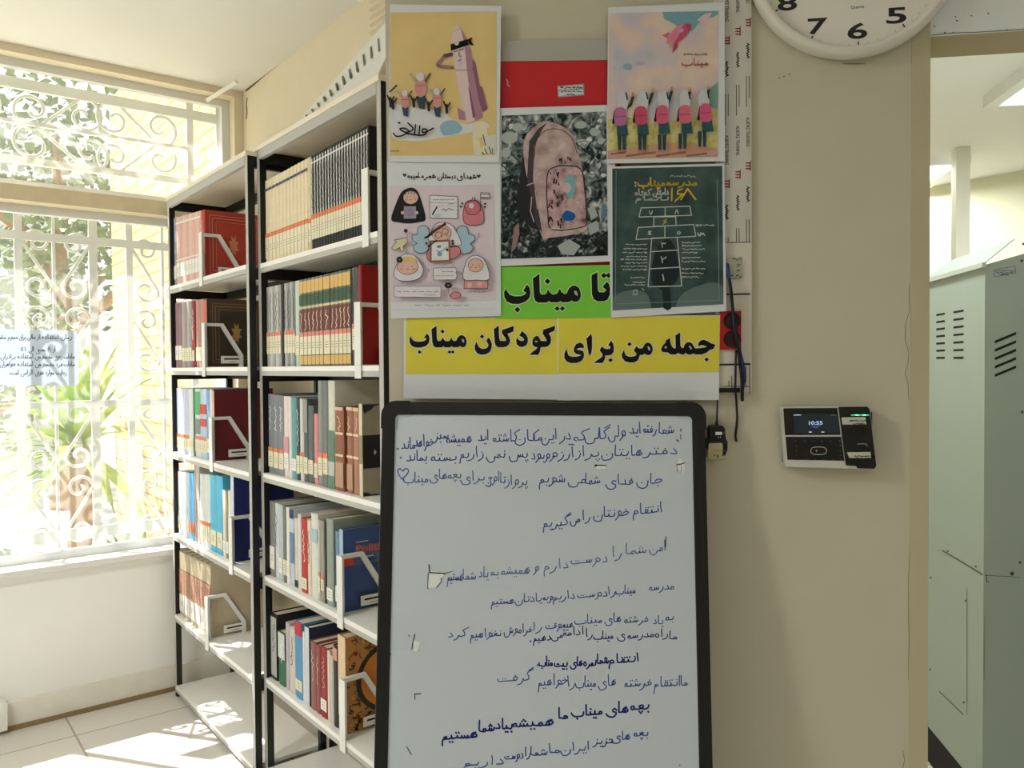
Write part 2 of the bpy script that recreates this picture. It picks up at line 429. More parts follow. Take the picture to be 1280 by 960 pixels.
def write(art, word, xl, xr, y, size, pen, m, slope=0.0, raw=False, jitter=0.03, dot=1.15, sub=3):
    """set a word between xl and xr (pixels, or metres when raw) with its base line at y"""
    strokes, dots, w = persian(word)
    allx = [p[0] for st in strokes for p in st] + [d[0] for d in dots]
    a, b = min(allx), max(allx); kx = (xr - xl) / max(b - a, .05)
    sgn = 1 if raw else -1
    def T(p): 
        xx = xr - (p[0] - a) * kx
        return (xx, y + sgn * (p[1] * size) + slope * (xr - xx))
    for st in strokes:
        st = [(p[0] + random.uniform(-jitter, jitter) * .5, p[1] + random.uniform(-jitter, jitter)) for p in st]
        art.line([T(p) for p in spline(st, sub)] if len(st) > 2 else [T(p) for p in st], pen, m, raw=raw)
    for d in dots:
        q = T(d); art.line([q, (q[0] + pen * .25, q[1] + pen * .25)], pen * dot, m, raw=raw)

_fontcache = {}
def latin(art, text, x0, x1, y0, y1, m, rot=0.0, bold=0.0, raw=False):
    """upright Latin lettering fitted into a box (pixels): x0..x1 wide, baseline y0, cap top y1; rot turns the run about (x0, y0)"""
    k = (text, bold)
    if k not in _fontcache:
        cu = bpy.data.curves.new('t', 'FONT'); cu.body = text; cu.offset = bold; cu.resolution_u = 4
        ob = bpy.data.objects.new('t', cu); COL.objects.link(ob)
        bpy.context.view_layer.update()
        me = bpy.data.meshes.new_from_object(ob.evaluated_get(bpy.context.evaluated_depsgraph_get()))
        _fontcache[k] = ([tuple(v.co[:2]) for v in me.vertices], [tuple(p.vertices) for p in me.polygons])
        bpy.data.objects.remove(ob); bpy.data.curves.remove(cu); bpy.data.meshes.remove(me)
    vs, fs = _fontcache[k]
    if not vs: return
    ax, bx = min(v[0] for v in vs), max(v[0] for v in vs); ay, by = min(v[1] for v in vs), max(v[1] for v in vs)
    co, si = math.cos(rot), math.sin(rot)
    out = []
    for v in vs:
        dx = (v[0] - ax) / (bx - ax) * (x1 - x0); dy = (v[1] - ay) / (by - ay) * (y1 - y0)
        out.append(art.p.P(*art.q((x0 + dx * co - dy * si, y0 + dx * si + dy * co), raw), art.d + art.k * art.step))
    n = art.p.N; ff = []
    for f in fs:
        nn = (out[f[1]] - out[f[0]]).cross(out[f[2]] - out[f[0]])
        ff.append(f if nn.dot(n) > 0 else tuple(reversed(f)))
    art.mb.add(out, ff, m)
def scribble(art, xl, xr, y, h, pen, m, words=4):
    """a row of print too small to read"""
    x = xr
    while x > xl + 1:
        w = min(random.uniform(.5, 1.4) * (xr - xl) / words, x - xl)
        pts = [(x - w * i / 6, y + random.uniform(-h, h) * .5) for i in range(7)]
        art.line(pts, pen, m); x -= w + (xr - xl) * .05

# ================================================================== THE SETTING
T_WIN = 1.93                                   # run distance of the window wall
D_BACK = 0.34                                  # the wall behind the shelves
WIN = Plane(SP(0, T_WIN, 0), DEP, ZV)
H_CEIL = WIN.uv(200, 93)[1]
BACK = Plane(SP(D_BACK, 0, 0), -RUN, ZV)
def sbox(mb, d0, d1, r0, r1, z0, z1, m):
    """box in the bookcase frame"""
    pts = [SP(d0, r0, z0), SP(d0, r1, z0), SP(d1, r1, z0), SP(d1, r0, z0)]
    mb.prism(pts, ZV * (z1 - z0), m)

M_wallw = mat(rgb(238, 226, 200), .85, var=.025, scale=6, bump=.15)
M_wall = mat(rgb(203, 197, 175), .8, var=.03, scale=9, bump=.25)
M_trim = mat(rgb(194, 186, 156), .75, var=.03, scale=9, bump=.2)
M_low = mat(rgb(248, 247, 242), .7, var=.02, scale=4)
M_ceil = mat(rgb(240, 238, 232), .9, var=.015, scale=3)
M_white = mat(rgb(238, 238, 234), .45, var=.015)
M_black = mat(rgb(16, 16, 17), .42, var=0)

# floor: pale stone tiles with thin joints
mfl = bpy.data.materials.new('floor_tiles'); mfl.use_nodes = True
n, l = mfl.node_tree.nodes, mfl.node_tree.links
tc = n.new('ShaderNodeTexCoord'); mp = n.new('ShaderNodeMapping'); mp.inputs['Rotation'].default_value = (0, 0, -YAW)
br = n.new('ShaderNodeTexBrick'); br.offset = 0.0; br.inputs['Scale'].default_value = 1.0
br.inputs['Brick Width'].default_value = .6; br.inputs['Row Height'].default_value = .6; br.inputs['Mortar Size'].default_value = .004
br.inputs['Color1'].default_value = (*lin(rgb(226, 221, 212)), 1); br.inputs['Color2'].default_value = (*lin(rgb(220, 215, 207)), 1)
br.inputs['Mortar'].default_value = (*lin(rgb(170, 160, 145)), 1)
l.new(tc.outputs['Object'], mp.inputs['Vector']); l.new(mp.outputs['Vector'], br.inputs['Vector'])
l.new(br.outputs['Color'], n['Principled BSDF'].inputs['Base Color']); n['Principled BSDF'].inputs['Roughness'].default_value = .3
mb = MB(); sbox(mb, -5.5, 7.5, -5.5, T_WIN + .22, -.1, 0, mfl); struct(mb.build('floor'))
mb = MB(); sbox(mb, -5.5, 7.5, -5.5, T_WIN + .22, H_CEIL, H_CEIL + .12, M_ceil); struct(mb.build('ceiling'))

# window wall with a wide lower window and a transom light
z_sill = WIN.uv(100, 706)[1]; z_low_top = WIN.uv(100, 259)[1]; z_tr_bot = WIN.uv(100, 240)[1]; z_tr_top = WIN.uv(150, 92)[1]
d_r = WIN.uv(293, 160)[0]; d_l = -3.4
mb = MB()
sbox(mb, -5.5, D_BACK + .12, T_WIN, T_WIN + .2, 0, z_sill, M_low)
struct(mb.build('wall_left'))
mb = MB()
sbox(mb, -5.5, d_l, T_WIN, T_WIN + .2, z_sill, H_CEIL, M_wallw)
sbox(mb, d_r, D_BACK + .12, T_WIN, T_WIN + .2, z_sill, H_CEIL, M_wallw)
sbox(mb, d_l, d_r, T_WIN, T_WIN + .2, z_tr_top, H_CEIL, M_wallw)
struct(mb.build('wall_left_upper'))
mb = MB(); sbox(mb, d_l, d_r, T_WIN - .015, T_WIN + .2, z_low_top, z_tr_bot, mat(rgb(228, 214, 180), .7, var=.06, scale=14)); struct(mb.build('trim_2'))
mb = MB(); sbox(mb, d_l, d_r + .02, T_WIN - .05, T_WIN + .24, z_sill, z_sill + .022, mat(rgb(236, 234, 230), .35, var=.04, scale=18)); struct(mb.build('trim_3'))
mb = MB()
sbox(mb, -5.5, D_BACK, T_WIN - .014, T_WIN, 0, .115, mat(rgb(238, 233, 220), .5, var=.05, scale=12))
sbox(mb, -5.5, D_BACK, T_WIN - .02, T_WIN - .014, 0, .02, mat(rgb(150, 128, 92), .8, var=.1, scale=20))
struct(mb.build('baseboard_left'))
mb = MB(); pts_ = [WIN.hit(x, y, .05) for x, y in ((-6, 877), (9.5, 879), (9.5, 913), (-6, 917))]
mb.prism(pts_, -WIN.N * .05, mat(rgb(240, 238, 230), .6, var=.06, scale=40)); struct(mb.build('trim_4', bevel=.004))
M_alu = mat(rgb(236, 238, 238), .4, var=.01)
def frame_set(name, d0, d1, z0, z1, splits, w=.035):
    mb = MB()
    r0, r1 = T_WIN + .07, T_WIN + .11
    for a, b in ((d0, d0 + w), (d1 - w, d1)): sbox(mb, a, b, r0, r1, z0, z1, M_alu)
    for a, b in ((z0, z0 + w), (z1 - w, z1)): sbox(mb, d0 + w, d1 - w, r0, r1, a, b, M_alu)
    for s in splits: sbox(mb, s - w / 2, s + w / 2, r0 + .005, r1 - .005, z0 + w, z1 - w, M_alu)
    w_ = struct(mb.build(name))
    g = MB(); sbox(g, d0 + w * .5, d1 - w * .5, T_WIN + .088, T_WIN + .092, z0 + w * .5, z1 - w * .5, M_glass)
    gl = g.build('glass', w_)
    return w_
# window glass: mostly clear, a little milky to imitate the bright daylight haze
M_glass = bpy.data.materials.new('hazy_glass'); M_glass.use_nodes = True
n, l = M_glass.node_tree.nodes, M_glass.node_tree.links
n.remove(n['Principled BSDF'])
tr = n.new('ShaderNodeBsdfTransparent'); tr.inputs['Color'].default_value = (.97, .985, .98, 1)
tl = n.new('ShaderNodeBsdfTranslucent'); tl.inputs['Color'].default_value = (.95, .95, .93, 1)
gs = n.new('ShaderNodeBsdfGlossy'); gs.inputs['Roughness'].default_value = .05
m1 = n.new('ShaderNodeMixShader'); m2 = n.new('ShaderNodeMixShader')
nz = n.new('ShaderNodeTexNoise'); nz.inputs['Scale'].default_value = 3.0; nz.inputs['Detail'].default_value = 4
mr = n.new('ShaderNodeMapRange'); mr.inputs['To Min'].default_value = .06; mr.inputs['To Max'].default_value = .15
tcg = n.new('ShaderNodeTexCoord'); l.new(tcg.outputs['Object'], nz.inputs['Vector']); l.new(nz.outputs['Fac'], mr.inputs['Value'])
l.new(mr.outputs['Result'], m1.inputs['Fac']); l.new(tr.outputs[0], m1.inputs[1]); l.new(tl.outputs[0], m1.inputs[2])
m2.inputs['Fac'].default_value = .03; l.new(m1.outputs[0], m2.inputs[1]); l.new(gs.outputs[0], m2.inputs[2])
l.new(m2.outputs[0], n['Material Output'].inputs['Surface'])
frame_set('window_1', d_l, d_r, z_sill + .022, z_low_top, [-1.25, -2.2])
frame_set('window_2', d_l, d_r, z_tr_bot, z_tr_top, [-1.1, -2.2])

# wall behind the shelves
mb = MB(); sbox(mb, D_BACK, D_BACK + .12, -.92, T_WIN, 0, H_CEIL, M_wallw); wb = struct(mb.build('wall_back'))
a = Art(BACK, .0006)
M_crk = mat(rgb(96, 88, 74), .9, var=0)
a.line([(308, 112), (318, 104), (332, 91), (346, 80), (358, 68), (368, 58)], 1.8, M_crk)
a.line([(309, 123), (308, 131), (309, 140), (308, 148)], 1.2, M_crk)
a.build('crack', wb)

# front wall: a straight part with the notices, then the slightly turned part with the clock, ending at the doorway
AY, BY = math.radians(1.5), math.radians(8.5)
_q = EYE + ray(700, 440) * (1.545 / ray(700, 440).y)
WALLA = Plane((_q.x, _q.y, 0), (math.cos(AY), -math.sin(AY), 0), ZV)
A_l = WALLA.hit(486, 440); J = WALLA.hit(939.5, 440)
WALLB = Plane((J.x, J.y, 0), (math.cos(BY), -math.sin(BY), 0), ZV)
B_r = WALLB.hit(1160, 440)
def flat(v): return Vector((v.x, v.y, 0))
Bd = -WALLB.N
mb = MB()
z_head = WALLB.uv(1162, 46)[1]
mb.prism([flat(A_l), flat(J), flat(B_r), flat(B_r) + Bd * .11, flat(J) + Bd * .13, flat(A_l) + Vector((0, .1, 0))], ZV * H_CEIL, M_wall)
wf = struct(mb.build('wall_front'))
a = Art(WALLB, .0006)
crk = mat(rgb(132, 120, 92), .9, var=0); crk2 = mat(rgb(84, 76, 60), .9, var=0)
a.line([(1137, 355), (1136, 372), (1137, 388), (1132, 404), (1131, 425), (1136, 440), (1135, 455), (1131, 466), (1135, 480), (1136, 500)], .6, crk)
a.line([(1137, 690), (1135, 730), (1136, 800), (1135, 850)], .5, crk)
a.line([(1128, 938), (1131, 950), (1128, 960)], .8, crk)
for q in ((973, 98), (979, 96), (986, 93)): a.line([q, (q[0] + 2, q[1] - .8)], 1.0, crk2)
a.ell((1140, 358), 1.0, .9, crk2); a.ell((1150, 944), 1.6, .7, crk2); a.ell((1068, 80), 16, .6, crk)
a.build('crack', wf)
mb = MB(); mb.prism([WALLB.P(WALLB.uv(1138, 440)[0], 0, 0), WALLB.P(WALLB.uv(1138, 440)[0], 0, .003), WALLB.P(WALLB.uv(1161, 440)[0], 0, .003), WALLB.P(WALLB.uv(1161, 440)[0], 0, 0)], ZV * H_CEIL, M_trim)
struct(mb.build('trim_1'))
# beam over the doorway
Bu = WALLB.U
mb = MB()
p0 = flat(B_r); p1 = flat(B_r) + Bu * 1.35
mb.prism([p + Vector((0, 0, z_head)) for p in (p0, p1, p1 + Bd * .11, p0 + Bd * .11)], ZV * (H_CEIL - z_head), mat(rgb(176, 164, 128), .8, var=.03, scale=9), mat(rgb(232, 238, 236), .6, var=.02, scale=12))  # underside coloured darker to stand for the shade below the beam
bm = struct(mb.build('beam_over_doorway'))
a = Art(WALLB, .0006)
M_chip = mat(rgb(88, 84, 70), .9, var=0)
for q in ((1168, 33), (1194, 21), (1196, 26), (1214, 20), (1235, 17), (1181, 41), (1191, 41), (1258, 38)): a.ell(q, random.uniform(.8, 1.6), .9, M_chip)
a.line([(1164, 44.5), (1180, 42.5), (1192, 41.5), (1215, 41), (1240, 39.5), (1262, 38), (1280, 37)], .8, M_chip)
a.build('chipped_paint', bm)
mb = MB()
p0 = flat(B_r) + Bu * 1.35; p1 = p0 + Bu * 2.5
mb.prism([p0, p1, p1 + Bd * .11, p0 + Bd * .11], ZV * H_CEIL, M_wall); struct(mb.build('wall_right'))
# walls behind the viewer close the reading room
mb = MB(); sbox(mb, -5.5, 5.0, -5.6, -5.5, 0, H_CEIL, M_wall); struct(mb.build('wall_rear'))
mb = MB(); sbox(mb, -5.6, -5.5, -5.5, T_WIN + .2, 0, H_CEIL, M_wallw); struct(mb.build('wall_far_side'))

# room beyond the doorway: far wall, column
FARW = at_z(1200, 227, H_CEIL)
M_far = mat(rgb(222, 220, 194), .85, var=.02, scale=5)
mb = MB(); f0 = flat(FARW) - RUN * 5.0; f1 = flat(FARW) + RUN * (2.08 - (FARW - SHELF0).dot(RUN))
mb.prism([f0, f1, f1 + DEP * .1, f0 + DEP * .1], ZV * H_CEIL, M_far); struct(mb.build('wall_beyond'))
f1b = f1
mb = MB(); g0 = f1b; g1 = f1b - DEP * ((FARW - SHELF0).dot(DEP) - D_BACK - .06)
mb.prism([g0, g1, g1 + RUN * .1, g0 + RUN * .1], ZV * H_CEIL, M_far); struct(mb.build('wall_end'))
cq = flat(at_z(1212, 184, H_CEIL))
mb = MB(); 
M_col = mat(rgb(240, 240, 226), .7, var=.02, scale=6)
ca_, cb_ = flat(at_z(1195.5, 184, H_CEIL)), flat(at_z(1213, 183, H_CEIL)); cd_ = Vector((math.sin(BY), math.cos(BY), 0)) * (cb_ - ca_).length
mb.prism([ca_, cb_, cb_ + cd_, ca_ + cd_], ZV * (H_CEIL - .001), M_col); struct(mb.build('column_beyond'))

# small white cable channel in the ceiling corner
mb = MB(); c0, c1 = WIN.hit(259, 125, .02), WIN.hit(296, 102, .22)
mb.tube([c0, c1], .012, M_white, 4); tag(mb.build('cable_channel', origin=c0), 'short white cable channel slanting in the ceiling corner above the transom window', 'cable channel')

# ceiling lamps: those seen beyond the doorway, then added fill lamps
M_tube = emit_mat((.92, .97, 1.0), 2.2)
def ceiling_lamp(name, c, ang, label, power, L=1.2, W=.3):
    t = thing(name, (c[0], c[1], H_CEIL), label, 'ceiling lamp')
    R = Matrix.Translation((c[0], c[1], H_CEIL)) @ Matrix.Rotation(ang, 4, 'Z')
    mb = MB()
    mb.ring([R @ Vector(q) for q in ((-L / 2, -W / 2, -.06), (L / 2, -W / 2, -.06), (L / 2, W / 2, -.06), (-L / 2, W / 2, -.06))],
            [R @ Vector(q) for q in ((-L / 2 + .02, -W / 2 + .06, -.06), (L / 2 - .02, -W / 2 + .06, -.06), (L / 2 - .02, W / 2 - .06, -.06), (-L / 2 + .02, W / 2 - .06, -.06))], Vector((0, 0, .06)), M_white)
    mb.build('housing', t)
    mb = MB(); mb.box((-L / 2 + .03, -W / 2 + .07, -.045), (L / 2 - .03, W / 2 - .07, -.03), M_tube, R); mb.build('diffuser', t)
    ld = bpy.data.lights.new('lamp_light', 'AREA'); ld.shape = 'RECTANGLE'; ld.size = L; ld.size_y = W; ld.energy = power; ld.color = (.98, 1, .98)
    lo = bpy.data.objects.new('lamp_light', ld); COL.objects.link(lo); lo.location = (c[0], c[1], H_CEIL - .07); lo.rotation_euler = (0, 0, ang)
    return t
CBD = Vector((math.sin(BY), math.cos(BY), 0)); LA = math.atan2(CBD.y, CBD.x)
ceiling_lamp('ceiling_lamp', at_z(1184, 193, H_CEIL) + CBD * .62, LA, 'white ceiling lamp beyond the doorway, beside the column', BACK_ROOM_POWER)
ceiling_lamp('ceiling_lamp', at_z(1270, 118, H_CEIL) - CBD * .6, LA, 'white ceiling lamp above the grey cabinet, cut off by the frame edge', BACK_ROOM_POWER)
ceiling_lamp('ceiling_lamp', (1.0, 2.75), LA, 'added unseen lamp on the ceiling beyond the doorway, lighting the cabinet side', BACK_ROOM_POWER)  # lamp added out of view to brighten the cabinet
for x, y, lb, pw in ((-2.3, .3, 'added unseen fill lamp on the reading room ceiling nearest the window', 2.6), (.7, -1.2, 'added unseen fill lamp on the reading room ceiling before the clock wall', .3), (-.6, -3.0, 'added unseen fill lamp on the ceiling at the rear of the reading room', .7)):
    ceiling_lamp('ceiling_lamp', (x, y), YAW, lb, FILL_LAMP_POWER * pw)  # fill lamps added out of view to brighten the reading room

# ================================================================== OUTSIDE
mgr = ramp_mat('garden_ground', [(.3, rgb(190, 190, 170)), (.6, rgb(235, 232, 222)), (.8, rgb(205, 205, 180))], 3.0, rough=.9)
mb = MB(); sbox(mb, -14, 6, T_WIN + .22, 16, -.25, -.2, mgr); struct(mb.build('ground'))
# brick wall
mbr = bpy.data.materials.new('brick'); mbr.use_nodes = True
n, l = mbr.node_tree.nodes, mbr.node_tree.links
br = n.new('ShaderNodeTexBrick'); tc = n.new('ShaderNodeTexCoord'); mp = n.new('ShaderNodeMapping')
mp.inputs['Rotation'].default_value = (PI / 2, 0, 0)
br.inputs['Scale'].default_value = 1.0; br.inputs['Brick Width'].default_value = .23; br.inputs['Row Height'].default_value = .085; br.inputs['Mortar Size'].default_value = .008
br.inputs['Color1'].default_value = (*lin(rgb(236, 208, 150)), 1); br.inputs['Color2'].default_value = (*lin(rgb(226, 196, 136)), 1); br.inputs['Mortar'].default_value = (*lin(rgb(168, 138, 88)), 1)
l.new(tc.outputs['Object'], mp.inputs['Vector']); l.new(mp.outputs['Vector'], br.inputs['Vector']); l.new(br.outputs['Color'], n['Principled BSDF'].inputs['Base Color']); n['Principled BSDF'].inputs['Roughness'].default_value = .9
me = MB(); me.box((0, 0, -.2), (2.9, .15, 3.6), mbr)
bw = struct(me.build('wall_garden_brick')); bw.location = SP(.42, T_WIN + .25, 0); bw.rotation_euler = (0, 0, YAW + PI / 2)
bw.location = SP(.57, T_WIN + .25, 0)

# wrought iron grille outside the glass
GR = Plane(SP(0, T_WIN + .165, 0), DEP, ZV)
M_iron = mat(rgb(244, 244, 242), .5, var=.01)
def grille(name, label, zlo, zhi, vbars, hbars, scrolls):
    g = thing(name, GR.P(-.3, zlo, 0), label, 'window grille')
    for u, w in vbars:
        mb = MB(); mb.prism([GR.P(u - w / 2, zlo, 0), GR.P(u + w / 2, zlo, 0), GR.P(u + w / 2, zhi, 0), GR.P(u - w / 2, zhi, 0)], GR.N * .016, M_iron); mb.build('upright_bar', g)
    for u0, u1, z, w in hbars:
        mb = MB(); mb.prism([GR.P(u0, z - w / 2, .004), GR.P(u1, z - w / 2, .004), GR.P(u1, z + w / 2, .004), GR.P(u0, z + w / 2, .004)], GR.N * .02, M_iron); mb.build('cross_bar', g)
    for pts in scrolls:
        mb = MB(); mb.tube([GR.P(a, b, .008) for a, b in pts], .0078, M_iron, 6); mb.build('scroll', g, smooth=True)
    return g
def s_curve(c1, c2, r, mir=1, turns=1.15):
    """two spirals joined in an S; c1 above c2 (plane metres)"""
    out = []
    N = 26
    for i in range(N + 1):                     # upper spiral, from its eye out to its left side
        k = i / N; a = PI - (1 - k) * turns * 2 * PI
        rr = r * (.16 + .84 * k ** .9)
        out.append((c1[0] + mir * rr * math.cos(a), c1[1] + rr * math.sin(a)))
    up = out[:]
    lo = [(c1[0] + c2[0] - x, c1[1] + c2[1] - y) for x, y in reversed(up)]
    return spline([up[-1]] , 1) and up + lo
gu = lambda x, y: GR.uv(x, y)
u22, u68, u118, u163 = gu(25, 450)[0], gu(69, 450)[0], gu(118, 450)[0], gu(163, 450)[0]
pit = u118 - u22
g2 = u163 + pit
zl, zh = z_sill + .03, z_low_top
vb = [(u22, .03), (u68, .012), (u118, .035), (u163, .028), (u163 + pit / 2, .012), (g2, .03)]
vb = [v for v in vb if v[0] < d_r] + [(u22 - (g2 - u163), .03), (u22 - 1.05, .03), (u22 - 1.6, .03), (u22 - 2.1, .03)]
hb = [(d_l, d_r, gu(100, 301)[1], .035), (u22 - .02, d_r, gu(100, 505)[1], .03), (d_l, d_r, gu(100, 666)[1], .05), (d_l, d_r, gu(100, 690)[1], .02)]
scr = []
rr = pit * .195
for (ya, yb) in ((303, 357), (398, 451), (520, 573), (614, 668)):
    za, zb = gu(47, ya)[1], gu(47, yb)[1]
    for c0 in (u22, u163):
        cl, cr = c0 + pit * .245, c0 + pit * .755
        for cx, mir in ((cl, 1), (cr, -1)):
            if cx + rr * .9 > d_r: continue
            scr.append(s_curve((cx, za), (cx, zb), rr, mir))
grille('window_grille', 'white wrought iron grille of scrolls outside the tall lower window', zl, zh, vb, hb, scr)
tu = lambda x, y: GR.uv(x / 3.84, y / 3.84)
scr = []
def hs(a, b, r, mir=1):
    p, q = tu(*a), tu(*b)
    mid = ((p[0] + q[0]) / 2, (p[1] + q[1]) / 2); L = math.hypot(q[0] - p[0], q[1] - p[1])
    base = s_curve((0, L / 2), (0, -L / 2), r, mir)
    ang = math.atan2(q[1] - p[1], q[0] - p[0]) + PI / 2
    co, si = math.cos(ang), math.sin(ang)
    scr.append([(mid[0] + x * co - y * si, mid[1] + x * si + y * co) for x, y in base])
hs((155, 530), (400, 562), .085); hs((545, 575), (765, 620), .085, -1)
hs((155, 690), (430, 735), .085, -1); hs((545, 755), (770, 770), .08, 1)
hs((-100, 500), (-330, 470), .085)
vb = [(tu(908, 640)[0], .03), (tu(1043, 650)[0], .022), (tu(80, 600)[0] - .45, .03), (tu(80, 600)[0] - 1.2, .03), (tu(80, 600)[0] - 2.0, .03)]
hb = [(d_l, d_r, tu(600, 500)[1], .045), (d_l, tu(908, 640)[0], tu(500, 655)[1], .014), (d_l, tu(908, 640)[0], tu(500, 825)[1], .03)]
vb = [v for v in vb if v[0] < d_r]
grille('transom_grille', 'white wrought iron scroll grille outside the narrow transom window', z_tr_bot, z_tr_top, vb, hb, scr)

# garden plants
def leaf_mat(a, b): return ramp_mat('leaf', [(.3, a), (.7, b)], 9.0, rough=.55)
M_yuc = leaf_mat(rgb(110, 150, 52), rgb(186, 208, 92)); M_yuc2 = leaf_mat(rgb(70, 110, 50), rgb(130, 160, 80))
M_tree = leaf_mat(rgb(62, 84, 44), rgb(120, 140, 82)); M_bark = mat(rgb(150, 112, 78), .9, var=.12, scale=18, bump=.4)
def blade(mb, base, d, L, w, droop, m):
    d = Vector(d).normalized(); side = d.cross(ZV)
    side = side.normalized() if side.length > .01 else Vector((1, 0, 0))
    pts = []
    for i in range(6):
        k = i / 5; c = Vector(base) + d * (L * k) - ZV * (droop * L * k * k); ww = w * (1 - k ** 2) * (.6 + .8 * min(1, k * 3)) * .5 + .001
        pts.append((c - side * ww, c + side * ww, c + d.cross(side).normalized() * w * .12))
    vs, fs = [], []
    for a, b, c in pts: vs += [a, c, b]
    for i in range(5):
        o = i * 3; fs += [(o, o + 1, o + 4, o + 3), (o + 1, o + 2, o + 5, o + 4)]
    mb.add(vs, fs, m)
def yucca(pos, h, L, n, label, mleaf, w=.06, group=None, spread=1.0):
    t = thing('yucca', pos, label, 'plant', group)
    mb = MB(); mb.tube([Vector(pos) + Vector((.02 * math.sin(k * 2.1), .02 * math.cos(k * 1.7), h * k / 5)) for k in range(6)], [.09, .075, .07, .07, .075, .06], M_bark, 9); mb.build('trunk', t, smooth=True)
    mb = MB(); top = Vector(pos) + ZV * h
    for i in range(n):
        a = i * 2.399; e = math.radians(88 - 95 * spread * ((i + .5) / n))
        d = Vector((math.cos(a) * math.cos(e), math.sin(a) * math.cos(e), math.sin(e)))
        if ((top + d * L * 1.15) - SHELF0).dot(DEP) > .38: continue        # the brick wall is there
        blade(mb, top + d * .03 - ZV * (.3 * i / n * h * .3), d, L * random.uniform(.8, 1.1), w, .25 + .3 * (i / n), mleaf)
    mb.build('leaves', t)
def tree(pos, h, R, n, label, kind='tree', m=None, lw=.09, zs=1.0, group=None):
    t = thing(kind, pos, label, 'tree' if kind == 'tree' else 'shrub', group)
    mb = MB()
    mb.tube([Vector(pos) + Vector((.05 * math.sin(k), .04 * math.cos(k * 2), h * k / 5)) for k in range(6)], [R * .12, R * .1, R * .09, R * .08, R * .06, R * .03], M_bark, 8)
    for k in range(5):
        a = k * 1.3; b = Vector(pos) + ZV * (h * (.55 + .08 * k)); mb.tube([b, b + Vector((math.cos(a) * R * .4, math.sin(a) * R * .4, R * .3)), b + Vector((math.cos(a) * R * .75, math.sin(a) * R * .75, R * .5))], [R * .05, R * .035, R * .01], M_bark, 6)
    mb.build('trunk', t, smooth=True)
    mb = MB(); c = Vector(pos) + ZV * h
    for i in range(n):
        v = Vector((random.gauss(0, 1), random.gauss(0, 1), random.gauss(0, 1))).normalized() * (R * random.random() ** .4); v.z *= zs
        d = Vector((random.gauss(0, 1), random.gauss(0, 1), random.gauss(-.2, .7)))
        p = c + v; d.normalize(); s = d.orthogonal().normalized() * lw * .35 * random.uniform(.6, 1.3)
        mb.add([p, p + d * lw * .5 + s, p + d * lw * 1.1, p + d * lw * .5 - s], [(0, 1, 2, 3)], m or M_tree)
    mb.build('foliage', t)
yucca(SP(-.1, 3.55, -.2), 1.25, .85, 64, 'tall yucca with bright sword leaves standing in the middle of the window view', M_yuc, .075)
yucca(SP(.0, 2.75, -.2), .5, .42, 44, 'low yucca with drooping leaves beside the brick wall', M_yuc2, .05, spread=1.25)
yucca(SP(-.85, 3.1, -.2), .5, .5, 34, 'short yucca behind the scroll grille below the paper notice', M_yuc, .05, spread=1.2)
tree(SP(-.75, 5.2, -.2), 1.9, .95, 1500, 'grey green tree at the edge of the window view behind the paper notice')
tree(SP(.7, 9.0, -.2), 3.8, 1.7, 2000, 'tall leafy tree seen through the transom window', lw=.14)
tree(SP(-2.6, 7.6, -.2), 3.0, 1.5, 1500, 'broad tree beyond the shrubs, farthest from the brick wall', lw=.13)
tree(SP(-.75, 4.2, -.2), .35, .42, 500, 'loose shrub under the grey green tree', 'shrub', M_yuc2, .07, .8)
mb = MB(); M_bld = mat(rgb(206, 206, 200), .8, var=.03, scale=2)
bt = thing('garden_building', SP(-3, 13, -.2), 'pale building with tall windows beyond the garden trees', 'building')
sbox(mb, -12, 1.5, 12, 13, -.2, 5.2, M_bld); mb.build('wall', bt)
for k in range(6):
    mb = MB(); d0 = -9.5 + k * 1.75; sbox(mb, d0, d0 + .9, 11.96, 12.01, 2.6, 4.3, mat(rgb(120, 128, 132), .2, var=.03)); mb.build('window', bt)

